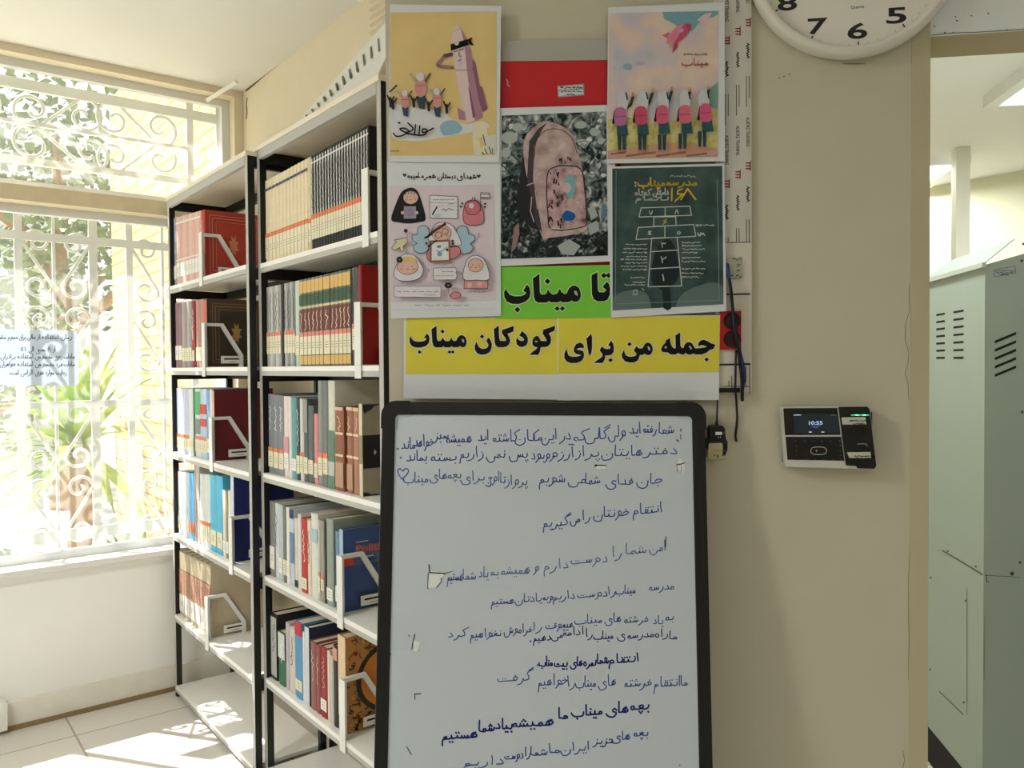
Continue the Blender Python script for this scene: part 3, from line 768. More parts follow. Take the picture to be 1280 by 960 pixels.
# ================================================================== BOOKCASES
LEV = [1.838, 1.477, 1.103, .739, .374]
Z_TOP, Z_BOT, CD, CW = 2.248, .052, .27, .9
M_grey = mat(rgb(186, 184, 178), .5, var=.02); M_shelf = mat(rgb(246, 244, 239), .4, var=.012); M_topb = mat(rgb(238, 228, 208), .5, var=.02)
OFFW = -.034
def bookcase(off, r0, CW, Z_TOP, label):
    t = thing('bookcase', SP(off, r0, 0), label, 'bookcase', None, YAW)
    for x0 in (0, CD - .024):
        for y0 in (0, CW - .022):
            mb = MB(); mb.box((x0, y0, .02), (x0 + .024, y0 + .022, Z_TOP - .015), M_black); p = mb.build('post', t)
            if x0 == 0:
                mb = MB(); mb.box((-.0015, y0, .02), (0, y0 + .022, Z_TOP - .015), M_grey); mb.build('front_strip', p)
            mb = MB(); mb.lathe([(.014, 0), (.016, .01), (.012, .022)], (x0 + .012, y0 + .011, 0), (0, 0, 1), M_black, 12); mb.build('foot', p)
    mb = MB(); mb.box((-.008, -.002, Z_TOP - .015), (CD + .004, CW + .002, Z_TOP), M_topb); tp = mb.build('top_board', t)
    mb = MB(); mb.box((-.003, .022, Z_TOP - .045), (.012, CW - .022, Z_TOP - .015), M_grey); mb.build('edge_strip', tp)
    for z in LEV + [Z_BOT]:
        mb = MB(); mb.box((0, .0225, z - .013), (CD - .002, CW - .0225, z), M_shelf)
        mb.box((-.003, .0225, z - .015), (.0, CW - .0225, z), M_shelf); sh = mb.build('shelf', t)
        mb = MB(); mb.box((-.002, .0225, z - .031), (.010, CW - .0225, z - .0152), M_grey); mb.build('edge_strip', sh)
    for z in LEV + [Z_TOP - .002]:
        mb = MB(); mb.box((CD - .022, .022, z - .052), (CD - .004, CW - .022, z - .0135), M_black)
        for y0 in (.002, CW - .02): mb.box((.024, y0, z - .052), (CD - .024, y0 + .018, z - .0135), M_black)
        mb.build('rail', t)
    return t
bookcase(0, -.009, .883, 2.248, 'tall open metal bookcase with black posts and white shelves beside the whiteboard')
bookcase(OFFW, .876, .98, 2.232, 'tall open metal bookcase with white shelves standing nearest the window')

M_page = mat(rgb(226, 212, 182), .85, var=.08, scale=160)
M_cream = mat(rgb(232, 224, 196), .7, var=.03, scale=60); M_wlab = mat(rgb(238, 236, 228), .7, var=.02, scale=60)
M_oran = mat(rgb(226, 134, 92), .7, var=.05, scale=60); M_pinkl = mat(rgb(222, 140, 120), .7, var=.05, scale=60)
SPINE_GAP = .016
def C(r, g, b, rough=.55, var=.05): return mat(rgb(r, g, b), rough, var=var, scale=40)
GOLD = C(176, 140, 84); WHITE = C(236, 234, 228); INK = C(28, 28, 30); SILV = C(202, 202, 198)
ORD = ['first', 'second', 'third', 'fourth', 'fifth', 'sixth', 'seventh', 'eighth', 'ninth', 'tenth', 'eleventh', 'twelfth', 'thirteenth', 'fourteenth', 'fifteenth', 'sixteenth', 'seventeenth', 'eighteenth', 'nineteenth', 'twentieth', 'twenty-first', 'twenty-second', 'twenty-third', 'twenty-fourth', 'twenty-fifth', 'twenty-sixth']
TIER = ['top', 'second', 'third', 'fourth', 'fifth']
def make_book(loc, th, h, d, cover, desc, where, group, label=None, lz=(.1, .3), strip=None, bands=(), script=None, stripe=None, sz=(.42, .9), art=None, lean=0.0):
    w = min(.0026, th * .2)
    mb = MB()
    c = [(d, 0), (.003, 0), (0, th * .22), (0, th * .78), (.003, th), (d, th), (d, th - w), (.005, th - w), (.005, w), (d, w)]
    mb.prism([(x, y, 0) for x, y in c], ZV * h, cover)
    o = mb.build('book'); o.location = loc; o.rotation_euler = (0, 0, YAW)
    tag(o, f'{desc}, {where}', 'book', group)
    mb = MB(); mb.box((.0055, w, .003), (d - .005, th - w, h - .004), M_page); mb.build('pages', o)
    sp = Plane((0, 0, 0), (0, -1, 0), ZV)
    if label:
        mb = MB(); mb.box((-.0007, th * .06, h * lz[0]), (.0004, th * .94, h * lz[1]), label)
        if strip: mb.box((-.0008, th * .06, h * lz[1]), (.0004, th * .94, h * (lz[1] + .05)), strip)
        a = Art(sp, .0009); yc = h * (lz[0] + lz[1]) / 2
        for k in (-1, 0, 1): a.line([(-th * .75, yc + k * .008), (-th * .3, yc + k * .008)], .0012, INK, raw=True)
        mb.v, mb.f, mb.m = mb.v + a.mb.v, mb.f + [[i + len(mb.v) for i in f] for f in a.mb.f], mb.m + [mb.mi(INK)] * len(a.mb.f)
        mb.build('spine_label', o)
    if bands or script or stripe:
        a = Art(sp, .0006, .00008)
        if stripe: a.rect(-th * .82, h * stripe[0], -th * .34, h * stripe[1], stripe[2], raw=True)
        for z0, z1, m in bands: a.rect(-th * .97, h * z0, -th * .03, h * z1, m, raw=True)
        if script:
            n = int((sz[1] - sz[0]) * h / .007)
            a.line([(-th * (.5 + random.uniform(-.22, .22)), h * sz[0] + .007 * k) for k in range(n)], min(.0032, th * .16), script, raw=True)
        a.build('spine_print', o)  # all print on the spine: colour bands, stripe and script
    if art:
        a = Art(Plane((0, 0, 0), (1, 0, 0), ZV), .0005, .0001)
        art(a, d, h); a.build('cover_print', o)
    return o
ROW_END = {}
def row(case, k, y0, y1, entries, desc_case):
    """entries: (x left, x right, cover, description, options); x in photograph pixels on the line of the spines"""
    off = OFFW if case == 'w' else 0
    pl = Plane(SP(off + SPINE_GAP, 0, 0), -RUN, ZV)
    z = LEV[k]; xs0, xs1 = entries[0][0], entries[-1][1]
    cnt = {}
    for e in entries: cnt[e[3]] = cnt.get(e[3], 0) + 1
    seen = {}
    ym0 = (y0 + y1) / 2 + 25
    tmax, tmin = [(pl.hit(x, ym0) - SHELF0).dot(RUN) for x in (xs0, xs1)]
    ROW_END[case, k] = tmin
    hi = 1.832 if case == 'w' else .8505
    fit = lambda t: tmin + (t - tmin) * min(1.0, (hi - tmin) / (tmax - tmin))
    for xl, xr, cover, desc, opt in entries:
        opt = dict(opt)
        ym = (y0 + y1) / 2 + 25
        tl = fit((pl.hit(xl, ym) - SHELF0).dot(RUN)); tr = fit((pl.hit(xr, ym) - SHELF0).dot(RUN))
        yt = opt.pop('y', y0 + (y1 - y0) * ((xl + xr) / 2 - xs0) / (xs1 - xs0))
        h = min(pl.hit((xl + xr) / 2, yt).z - z, .335)
        d = opt.pop('d', min(.215, max(.15, h * .72)))
        th = tl - tr - .0007
        seen[desc] = seen.get(desc, 0) + 1
        nth = ORD[seen[desc] - 1] + ' from the window, ' if cnt[desc] > 1 else ''
        where = f'{nth}{TIER[k]} shelf, {desc_case}'
        make_book(SP(off + SPINE_GAP, tr + .0003, z + .0005), th, h, d, cover, desc, where, f'books on the {TIER[k]} shelf of the {desc_case}', **opt)
def split(xa, xb, n, cover, desc, opt): 
    covers = cover if isinstance(cover, list) else [cover]
    return [(xa + (xb - xa) * i / n, xa + (xb - xa) * (i + 1) / n, covers[i % len(covers)], desc, opt) for i in range(n)]

# ------------------------------------------------------------------ cover prints of the books that show their front
def frame_art(m_in, m_line, m_mid, star=True):
    def f(a, d, h):
        for k, (q, w) in enumerate(((.09, .0022), (.14, .003), (.2, .0015))):
            u, v = d * q, h * q * .8
            a.line([(u, v), (d - u, v), (d - u, h - v), (u, h - v)], w, m_line, raw=True, closed=True)
        u, v = d * .22, h * .18
        a.rect(u, v, d - u, h - v, m_in, raw=True)
        a.poly([(d / 2 + (.1 if k % 2 else .05) * d * math.sin(k * PI / 8), h / 2 + (.17 if k % 2 else .1) * h * math.cos(k * PI / 8)) for k in range(16)], m_mid, raw=True)
    return f
def plain_art(a, d, h): a.line([(d * .05, h * .03), (d * .05, h * .97)], .0012, mat(rgb(80, 30, 30), .6, var=0), raw=True)
def navy_art(a, d, h):
    a.line([(d * .62, h * .3), (d * .7, h * .32), (d * .78, h * .29), (d * .9, h * .31)], .004, SILV, raw=True); a.rect(d * .84, h * .12, d * .97, h * .22, WHITE, raw=True)
def politics_art(a, d, h):
    D = d; d = d * .55
    a.rect(0.001, .001, d * .3, h - .001, C(58, 84, 140), raw=True)
    a.rect(.001, h * .56, d * .28, h * .66, C(222, 74, 54), raw=True)
    a.rect(d * .3, h * .55, D - .001, h * .78, C(84, 106, 140), raw=True)
    latin(a, 'Politics', d * .34, d * 1.25, h * .70, h * .79, C(226, 84, 62), raw=True, bold=.02)
    for k in range(2): a.line([(d * .34, h * (.83 - k * .0)), (d * .66, h * .83)], .0025, WHITE, raw=True)
    a.line([(d * .62, h * .6), (d * .9, h * .6)], .003, INK, raw=True); a.line([(d * .62, h * .64), (d * .8, h * .64)], .0025, WHITE, raw=True)
def marbled_art(a, d, h):
    mm = [C(146, 60, 36), C(72, 74, 40), C(40, 32, 26), C(222, 176, 120)]
    for i in range(150):
        x, y = random.uniform(.02, .97) * d, random.uniform(.02, .98) * h
        p = [(x, y)]
        for j in range(3): p.append((p[-1][0] + random.uniform(-.012, .012), p[-1][1] + random.uniform(-.012, .012)))
        p = [(min(max(q[0], .004), d - .004), min(max(q[1], .004), h - .004)) for q in p]
        a.line(p, random.uniform(.0025, .006), mm[i % 4], raw=True, smooth=3)
        if i % 30 == 0: a.up()
    a.up(); a.ell((d * .93, h * .5), d * .56, h * .36, C(46, 42, 22), raw=True, n=40) if False else None
    pts = [(min(d - .002, d * .64 + d * .50 * math.cos(k * PI / 24)), h * .5 + h * .37 * math.sin(k * PI / 24)) for k in range(48)]
    a.poly(pts, C(44, 44, 22), raw=True)
    pts = [(min(d - .002, d * .64 + d * .43 * math.cos(k * PI / 24)), h * .5 + h * .32 * math.sin(k * PI / 24)) for k in range(48)]
    a.poly(pts, C(206, 128, 42), raw=True)
def torn_art(a, d, h):
    a.rect(.001, h * .30, d - .001, h * .66, C(16, 16, 18), raw=True)
    d = d * .36
    a.poly([(.002, h - .002), (d * .9, h - .002), (d * .55, h * .97), (d * .4, h * .93), (d * .25, h * .92), (d * .1, h * .89), (.002, h * .93)], C(34, 40, 42), raw=True)
    a.poly([(d * .5, h * .47), (d * .57, h * .50), (d * .64, h * .47), (d * .57, h * .44)], C(190, 192, 190), raw=True)
    a.poly([(d * .8, h * .42), (d * .98, h * .38), (d * .98, h * .52), (d * .9, h * .56), (d * .92, h * .46)], C(170, 172, 168), raw=True, smooth=3)
    a.poly([(.001, .001), (d * .8, .001), (d * .6, h * .02), (d * .4, h * .015), (d * .2, h * .04), (.001, h * .045)], INK, raw=True)

WB = 'window bookcase'; NB = 'whiteboard bookcase'
L = dict
# --- bookcase by the window
R1 = C(228, 190, 180); R1b = C(222, 172, 162)  # faded red, with bright window light lightened into the colour
lab = L(label=M_wlab, lz=(.12, .34))
row('w', 0, 277, 262, [(209.5, 213, C(150, 160, 176), 'thin bluish paperback', L(label=M_wlab))] + split(213, 250, 8, [R1, R1b], 'faded red hardback with pale spine', L(label=M_wlab, lz=(.12, .33), script=C(236, 214, 200), bands=[(.9, .93, WHITE), (.36, .38, WHITE)]))
    + [(250, 255.5, C(178, 62, 52), 'red hardback with a gold ornamental frame on its cover', L(label=M_wlab, lz=(.1, .33), script=C(240, 214, 200), d=.235, art=frame_art(C(184, 66, 54), C(214, 150, 120), C(216, 140, 110))))], WB)
row('w', 1, 381, 373, split(212.5, 222, 2, C(148, 112, 120), 'mauve hardback', lab) + split(222, 236, 4, [C(176, 168, 164), C(150, 144, 142)], 'grey cloth volume', L(label=M_cream, lz=(.1, .3)))
    + [(236, 240, C(166, 40, 40), 'bright red volume with white script', L(label=M_cream, lz=(.1, .26), script=WHITE)), (240, 242, C(40, 30, 30), 'thin black volume', {})]
    + split(242, 253.5, 3, [C(206, 130, 116), C(160, 140, 132)], 'dusty pink volume', L(label=M_cream, lz=(.1, .3)))
    + [(253.5, 259, C(74, 60, 48), 'dark brown hardback with a gilt frame on its cover', L(label=M_cream, lz=(.1, .3), bands=[(.32, .98, C(196, 104, 88)), (0, .09, C(196, 104, 88))], d=.235, art=frame_art(C(56, 46, 38), C(140, 112, 72), C(166, 132, 72))))], WB)
row('w', 2, 485, 487, split(213.5, 231, 5, [C(196, 206, 228), C(206, 202, 222)], 'pale lilac paperback', L(label=M_cream, lz=(.06, .24), strip=M_oran)) + split(231, 237, 2, C(222, 224, 222), 'thin white paperback', L(label=M_cream, lz=(.08, .25)))
    + [(237, 239.7, C(26, 84, 58), 'dark green hardback', {})] + split(239.7, 247.2, 3, C(214, 220, 214), 'volume with a green top band', L(label=M_cream, lz=(.08, .26), strip=M_pinkl, bands=[(.62, .96, C(86, 178, 112)), (.34, .56, C(130, 140, 142))]))
    + split(247.2, 256, 3, C(186, 206, 224), 'pale blue volume with red blocks', L(label=M_cream, lz=(.08, .26), strip=M_pinkl, bands=[(.64, .78, C(214, 72, 66)), (.46, .57, C(214, 72, 66))]))
    + [(256, 261, C(116, 158, 206), 'sky blue hardback', L(label=M_cream, lz=(.1, .3))), (261, 264.5, C(238, 222, 216), 'thin white and pink booklet', L(label=M_cream, lz=(.1, .3), strip=M_pinkl)),
       (264.5, 268, C(104, 30, 34), 'plain maroon hardback turned to show its cover', L(bands=[(.02, .98, C(224, 186, 172))], d=.24, art=plain_art))], WB)
row('w', 3, 588, 597, split(217.5, 232, 4, [C(226, 232, 236), C(196, 214, 228)], 'white and blue paperback', L(label=M_wlab, lz=(.08, .28), script=C(120, 120, 130), sz=(.36, .5))) + split(232, 239, 2, C(92, 170, 222), 'bright blue paperback', L(label=M_oran, lz=(.1, .26)))
    + [(239, 242.3, C(170, 140, 124), 'thin tall brown booklet', L(y=579)), (242.3, 246.5, C(206, 204, 196), 'tall pale box file', L(y=580, bands=[(.55, .97, C(186, 188, 182))]))]
    + split(246.5, 260, 4, [C(226, 222, 212), C(204, 222, 226)], 'white paperback with a cream label', L(label=M_cream, lz=(.08, .3), strip=M_oran))
    + split(260, 276.5, 2, C(84, 184, 220), 'thick cyan volume', L(label=M_cream, lz=(.08, .28))) + split(276.5, 287.5, 3, [C(228, 222, 206), C(150, 128, 96), C(232, 228, 216)], 'short cream booklet', L(label=M_wlab, lz=(.08, .25), y=613))
    + [(288, 292.5, C(34, 42, 108), 'navy blue hardback with a white spine', L(bands=[(0.0, 1.0, C(208, 220, 232))], d=.235, art=navy_art, y=592))], WB)
row('w', 4, 688, 707, split(222, 262.5, 6, C(190, 176, 148), 'thick cream reference volume', L(label=M_wlab, lz=(.06, .33), bands=[(.36, .72, C(188, 142, 120)), (.72, .73, INK)], script=C(130, 90, 74), sz=(.38, .7), d=.24)), WB)
# --- bookcase by the whiteboard
CR = C(232, 216, 182)
row('n', 0, 230, 156, split(325, 381, 12, CR, 'cream encyclopedia volume with orange band', L(label=M_cream, lz=(.06, .31), strip=M_oran, bands=[(.87, .9, C(74, 78, 110))], d=.22)) + [(381, 385, C(214, 200, 166), 'thin cream booklet', L(label=M_cream, lz=(.1, .3), strip=M_oran))]
    + split(385, 461, 21, C(14, 14, 16), 'black bound volume with silver spine lettering', L(label=M_cream, lz=(.12, .33), strip=M_oran, stripe=(.36, .97, SILV), bands=[(.915, .93, WHITE)], script=C(70, 70, 72), sz=(.42, .9), d=.22)), NB)
def mk(n): return n
GB = L(label=M_cream, lz=(.13, .34), strip=M_pinkl, bands=[(.84, .975, C(222, 182, 108)), (.7, .82, C(52, 84, 58)), (.66, .685, C(216, 196, 150)), (.4, .645, C(112, 54, 48)), (.02, .12, C(222, 182, 108))], script=C(232, 214, 190), sz=(.41, .64), d=.21)
GT = L(label=M_cream, lz=(.16, .38), strip=M_pinkl, script=C(60, 60, 60), sz=(.46, .95), d=.2)
row('n', 1, 361, 333, split(327, 345.5, 5, [C(170, 170, 168), C(206, 206, 202)], 'grey magazine volume', GT) + [(345.5, 350, C(12, 12, 13), 'plain black binder', L(d=.2))] + split(350, 364, 4, [C(190, 190, 186), C(140, 142, 142)], 'grey patterned magazine volume', GT)
    + [(364, 370, C(196, 212, 200), 'mint green volume with a cream label', L(label=M_cream, lz=(.13, .36), d=.2))]
    + split(370, 401, 6, C(120, 122, 110), 'gilt-topped green and maroon volume', GB) + [(401.2, 410.5, C(96, 100, 92), 'thicker green and maroon volume', GB)]
    + split(410.8, 437.5, 5, C(110, 114, 100), 'newer green and maroon volume', GB) + split(439, 447.5, 2, C(96, 96, 94), 'dark grey pamphlet volume', GT)
    + [(447.8, 451.5, C(158, 16, 18), 'bright red hardback turned to show its cover', L(d=.2, y=331))], NB)
row('n', 2, 492, 510, split(331, 351, 3, C(128, 134, 140), 'grey volume with white script', L(label=M_cream, lz=(.08, .28), strip=M_oran, script=WHITE, sz=(.55, .9))) + [(351, 357.5, C(232, 214, 212), 'white and pink paperback', L(label=M_wlab, bands=[(.3, .5, C(214, 150, 160))])), (357.8, 360.5, C(232, 230, 222), 'thin white booklet', {}),
    (360.5, 367, C(96, 158, 164), 'teal paperback', L(label=M_wlab, lz=(.1, .25))), (367, 371.5, C(56, 66, 70), 'dark paperback with white script', L(label=M_cream, lz=(.08, .3), script=WHITE)), (371.5, 376, C(216, 214, 206), 'white paperback with a cream label', L(label=M_cream, lz=(.1, .3), strip=M_oran)),
    (376, 382, C(90, 96, 98), 'grey and black paperback', L(label=M_cream, lz=(.1, .3), bands=[(.6, 1, C(150, 152, 150))])), (382, 389, C(96, 104, 102), 'shorter grey paperback', L(label=M_cream, lz=(.12, .3), y=507)),
    (389.5, 394.5, C(222, 142, 146), 'short pink booklet', L(label=M_cream, lz=(.1, .3), y=517)), (394.8, 400.8, C(142, 146, 142), 'tall grey paperback', L(label=M_cream, lz=(.1, .27), strip=M_pinkl, y=476)),
    (401, 407.8, C(120, 122, 122), 'tall dark grey paperback', L(label=M_cream, lz=(.12, .27), strip=M_oran, y=476)), (408, 416.5, C(214, 212, 196), 'tall cream and green atlas', L(bands=[(0, .54, C(96, 132, 108)), (.12, .25, C(190, 200, 190))], y=476, d=.235)),
    (417, 428, C(150, 92, 70), 'brown leather volume with gilt bands', L(bands=[(.96, 1, C(216, 188, 156)), (.67, .7, C(232, 206, 176)), (.41, .44, C(232, 206, 176)), (.04, .34, C(190, 150, 120))], script=C(232, 206, 176), sz=(.72, .92), y=509, d=.19)),
    (432, 440, C(160, 104, 82), 'brown leather volume with gilt bands', L(bands=[(.96, 1, C(222, 194, 166)), (.67, .7, C(232, 206, 176)), (.41, .44, C(232, 206, 176)), (.04, .34, C(186, 146, 116))], script=C(232, 206, 176), sz=(.72, .92), y=509, d=.19)),
    (440.3, 448, C(176, 124, 100), 'brown leather volume with gilt bands', L(bands=[(.96, 1, C(222, 194, 166)), (.67, .7, C(232, 206, 176)), (.41, .44, C(232, 206, 176))], script=C(232, 206, 176), sz=(.72, .92), y=510, d=.19)),
    (448.5, 453, C(156, 150, 132), 'worn hardback with a torn grey and black jacket', L(bands=[(.0, 1.0, C(216, 206, 180)), (.35, .66, C(150, 140, 116))], y=505, d=.19, art=torn_art))], NB)
row('n', 3, 623, 662, [(328, 335, C(136, 134, 130), 'grey spiral-bound volume', L(label=M_wlab, lz=(.1, .4))), (335.5, 340, C(212, 216, 218), 'white paperback with blue lettering', L(script=C(80, 90, 120))), (340.2, 345.5, C(186, 202, 206), 'pale blue-grey paperback', L(label=M_wlab)),
    (346, 350, C(120, 120, 112), 'thin dark and white paperback', L(label=M_cream, lz=(.1, .3))), (350.2, 355, C(230, 230, 226), 'white hardback', L(label=M_wlab)), (355.2, 361, C(196, 206, 218), 'blue and white volume with a red cover', L(bands=[(.3, .7, C(108, 136, 172)), (.88, 1, C(38, 42, 88))], d=.22)),
    (361.5, 366, C(214, 206, 196), 'short white booklet with dark foot', L(bands=[(.02, .12, INK)], y=646)), (366.3, 370, C(226, 224, 218), 'tall thin white volume', L(y=641, d=.23)), (370.5, 378.5, C(190, 52, 48), 'red paperback with white script', L(label=M_cream, lz=(.05, .2), script=WHITE, y=647)),
    (378.8, 383.5, C(226, 214, 196), 'short white paperback with coloured marks', L(script=C(80, 90, 70), y=649)), (384, 393, C(222, 222, 212), 'thick white volume with a pale blue band', L(bands=[(.66, .82, C(176, 198, 212))], y=641, d=.235)), (393.3, 396.5, C(186, 188, 180), 'thin grey-white paperback', L(label=M_cream, strip=M_pinkl)),
    (397, 401.5, C(166, 160, 148), 'thin taupe paperback', L(label=M_cream, strip=M_pinkl, lz=(.14, .28))), (401.8, 404.5, C(60, 58, 52), 'thin black and white paperback', {}), (404.8, 414, C(150, 160, 150), 'grey-green atlas', L(label=M_wlab, lz=(.06, .2), y=648, d=.235)),
    (417, 423, C(120, 142, 166), 'slim slate-blue paperback', L(label=M_wlab, y=664)), (423.5, 429, C(60, 86, 136), 'blue textbook with orange lettering on its cover', L(bands=[(0, 1, C(166, 190, 216))], y=662, d=.225, art=politics_art))], NB)
row('n', 4, 762, 800, [(329, 337, C(30, 30, 32), 'wrapped black volume with a silvery spine', L(bands=[(.05, .95, C(180, 182, 178))], script=C(80, 82, 80), y=762)), (338.5, 348, C(58, 104, 78), 'green paperback with a torn white spine', L(bands=[(.5, .98, C(206, 212, 204))], script=WHITE, y=785)),
    (348.6, 353, C(192, 180, 188), 'pale mauve hardback', L(y=774)), (353.3, 361, C(206, 200, 192), 'white and grey paperback', L(script=C(90, 70, 70), y=780)), (361.5, 371.5, C(84, 150, 196), 'blue volume with a red top', L(bands=[(.82, 1, C(190, 44, 56))], label=M_cream, lz=(.1, .24), y=774)),
    (371.8, 375, C(230, 226, 216), 'thin white booklet', L(y=787)), (375.2, 381.5, C(44, 52, 84), 'dark navy volume with a white spine', L(bands=[(0, 1, C(206, 214, 222))], y=781)), (382, 389, C(146, 96, 86), 'brown-pink volume with a pale spine script', L(script=C(220, 196, 184), y=799)),
    (389.3, 395.5, C(150, 74, 72), 'thin maroon volume', L(script=C(214, 180, 170), y=804)), (396, 405, C(150, 34, 42), 'crimson hardback', L(label=M_wlab, lz=(.1, .26), script=C(214, 150, 150), y=807)), (405.5, 409, C(224, 214, 204), 'thin white worn booklet', L(y=812)), (409.3, 413.5, C(206, 196, 180), 'worn cream booklet', L(y=818)),
    (413.8, 420, C(30, 36, 32), 'dark green volume with a pink top', L(bands=[(.82, .97, C(214, 150, 140))], y=806)), (421, 432, C(190, 132, 70), 'worn hardback with an orange oval on marbled boards', L(bands=[(0, 1, C(226, 200, 164)), (0, .16, C(110, 104, 92))], y=795, d=.235, art=marbled_art))], NB)

# ------------------------------------------------------------------ white metal bookends
M_be = mat(rgb(236, 236, 232), .4, var=.01)
def bookend(case, k, x, label, H=.178, card=True, depth=.155):
    off = OFFW if case == 'w' else 0
    z = LEV[k]; tr = ROW_END[case, k] - .001
    t = thing('bookend', SP(off, tr, z), label, 'bookend', 'white metal bookends', YAW)
    mb = MB(); mb.box((-.0075, -.036, -.036), (-.0045, .0, H), M_be); mb.box((-.0075, -.036, .0005), (.004, .0, .003), M_be); mb.build('front_plate', t)
    o = [(-.0045, .0005), (-.0045, H), (.075, H), (depth, .05), (depth, .0005)]
    i = [(.010, .003), (.010, H - .012), (.066, H - .012), (depth - .016, .046), (depth - .016, .003)]
    mb = MB(); mb.ring([(a, -.001, b) for a, b in o], [(a, -.001, b) for a, b in i], Vector((0, -.014, 0)), M_be); mb.build('side_frame', t)
    if card:
        mb = MB(); mb.box((depth - .092, -.0165, .016), (depth - .004, -.0152, .046), M_wlab); c = mb.build('card', t)
        a = Art(Plane((0, -.0165, 0), (1, 0, 0), ZV), .0004); a.line([(depth - .078, .034), (depth - .02, .034)], .006, INK, raw=True); a.line([(depth - .06, .023), (depth - .03, .023)], .0015, INK, raw=True); a.build('card_print', c)
    return t
for k, x, lb in ((0, 258.5, 'white bookend in front of the red gilt-framed hardback, window bookcase'), (1, 262, 'white bookend in front of the dark brown gilt-framed hardback'), (2, 271.5, 'white bookend in front of the plain maroon hardback'),
              (3, 296.5, 'white bookend in front of the navy blue hardback'), (4, 265.5, 'white bookend in front of the cream reference volumes on the fifth shelf')):
    bookend('w', k, x, lb)
for k, x, lb in ((0, 465, 'white bookend holding the black silver-lettered volumes on the top shelf'), (1, 454.5, 'white bookend in front of the bright red hardback'), (3, 432, 'white bookend in front of the blue textbook'), (4, 436.5, 'white bookend in front of the marbled hardback with an orange oval')):
    bookend('n', k, x, lb)

# slotted white plastic strip lying on top of the bookcase, and the louvred vent on the wall
t0, t1 = .80, .02
sp_ = thing('slotted_strip', SP(.12, .4, Z_TOP), 'white slotted plastic strip leaning on top of the bookcase by the wall', 'plastic strip')
a0, a1 = BACK.hit(372, 152, .1), BACK.hit(487, 22, .1)
b0, b1 = BACK.hit(376, 156, .16), BACK.hit(487, 62, .18)
nrm = (a1 - a0).cross(b1 - a1).normalized()
mb = MB(); mb.prism([a0, a1, b1, b0], nrm * .003, M_white); pan = mb.build('panel', sp_)
mb = MB(); c1 = b1 - ZV * .10 - DEP * .05; c0 = b0 - ZV * .012
mb.prism([b0, b1, c1], nrm * .003, M_white); mb.build('flap', sp_)
mb = MB(); M_slot = mat(rgb(118, 112, 100), .8, var=0)
for i in range(12):
    k = .10 + .8 * i / 11
    p, q = a0 + (a1 - a0) * k, b0 + (b1 - b0) * k
    e = (a1 - a0).normalized() * .008
    A, B = p + (q - p) * .3, p + (q - p) * .78
    for s_ in (1, -1): mb.add([A - e + nrm * (.0034 if s_ > 0 else -.0004), A + e * .4 + nrm * (.0034 if s_ > 0 else -.0004), B + e + nrm * (.0034 if s_ > 0 else -.0004), B - e * .4 + nrm * (.0034 if s_ > 0 else -.0004)], [(0, 1, 2, 3)], M_slot)
mb.build('slots', sp_)
vt = thing('wall_vent', BACK.hit(495, 20), 'cream louvred air vent on the wall above the bookcase', 'vent')
v0, v1 = BACK.uv(466, 40)[0], BACK.uv(575, 40)[0]; vz0 = BACK.uv(480, 42)[1]
mb = MB(); mb.prism([BACK.P(v0, vz0, 0), BACK.P(v1, vz0, 0), BACK.P(v1, vz0 + .26, 0), BACK.P(v0, vz0 + .26, 0)], BACK.N * .008, M_wallw); mb.build('frame', vt)
for i in range(9):
    mb = MB(); z = vz0 + .015 + i * .027
    mb.prism([BACK.P(v0 + .006, z, .008), BACK.P(v0 + .006, z + .006, .02), BACK.P(v0 + .006, z + .012, .02), BACK.P(v0 + .006, z + .009, .008)], BACK.U * (v1 - v0 - .012), M_wallw); mb.build('louvre', vt)

# ================================================================== NOTICES ON THE FRONT WALL
PAPER_D = .0125
def sheet(name, quad, layer, label, m, cat='paper'):
    d = PAPER_D + layer * .0011
    pl = WALLA.shift(d)
    mb = MB(); mb.prism([pl.hit(*q) for q in quad], pl.N * .0006, m)
    c = pl.hit((quad[0][0] + quad[2][0]) / 2, quad[2][1])
    t = thing(name, c, label, cat)
    mb.build('sheet', t)
    return t, WALLA.shift(d + .0006)
M_pap = mat(rgb(222, 226, 230), .75, var=.012, scale=12, spec=.2)
def K(r, g, b): return mat(rgb(r, g, b), .75, var=.03, scale=50, spec=.2)
BLK = K(22, 22, 24)

# yellow and green title sheets with heavy Persian lettering
def titr(art, polys, pen, edge, ink):
    for p in polys:
        for lp in p: art.line(lp, pen, edge, closed=True)
    art.up()
    for p in polys: art.poly(p[0], ink, holes=p[1:], lift=False)
    art.up()
def dia(x, y, r): return [[(x - r, y), (x, y - r), (x + r, y), (x, y + r)]]
M_yel = ramp_mat('yellow_print', [(.25, rgb(222, 208, 70)), (.7, rgb(229, 218, 84))], 6, rough=.75, spec=.2)
M_grn = ramp_mat('green_print', [(.25, rgb(118, 200, 66)), (.7, rgb(132, 212, 80))], 6, rough=.75, spec=.2)
M_edge = K(232, 232, 206)
t, pl = sheet('title_sheet', [(505, 396), (698, 396), (697.5, 499.5), (504.5, 498)], 0, 'yellow sheet lettered in black, second from the sockets, hanging below the cartoon poster', M_pap)
a = Art(pl); a.poly([(508, 397), (697.4, 397), (697, 467.5), (507, 467.5)], M_yel); a.build('yellow_band', t)
a = Art(pl, .0007); a.tr = (500, 396, 11.636)
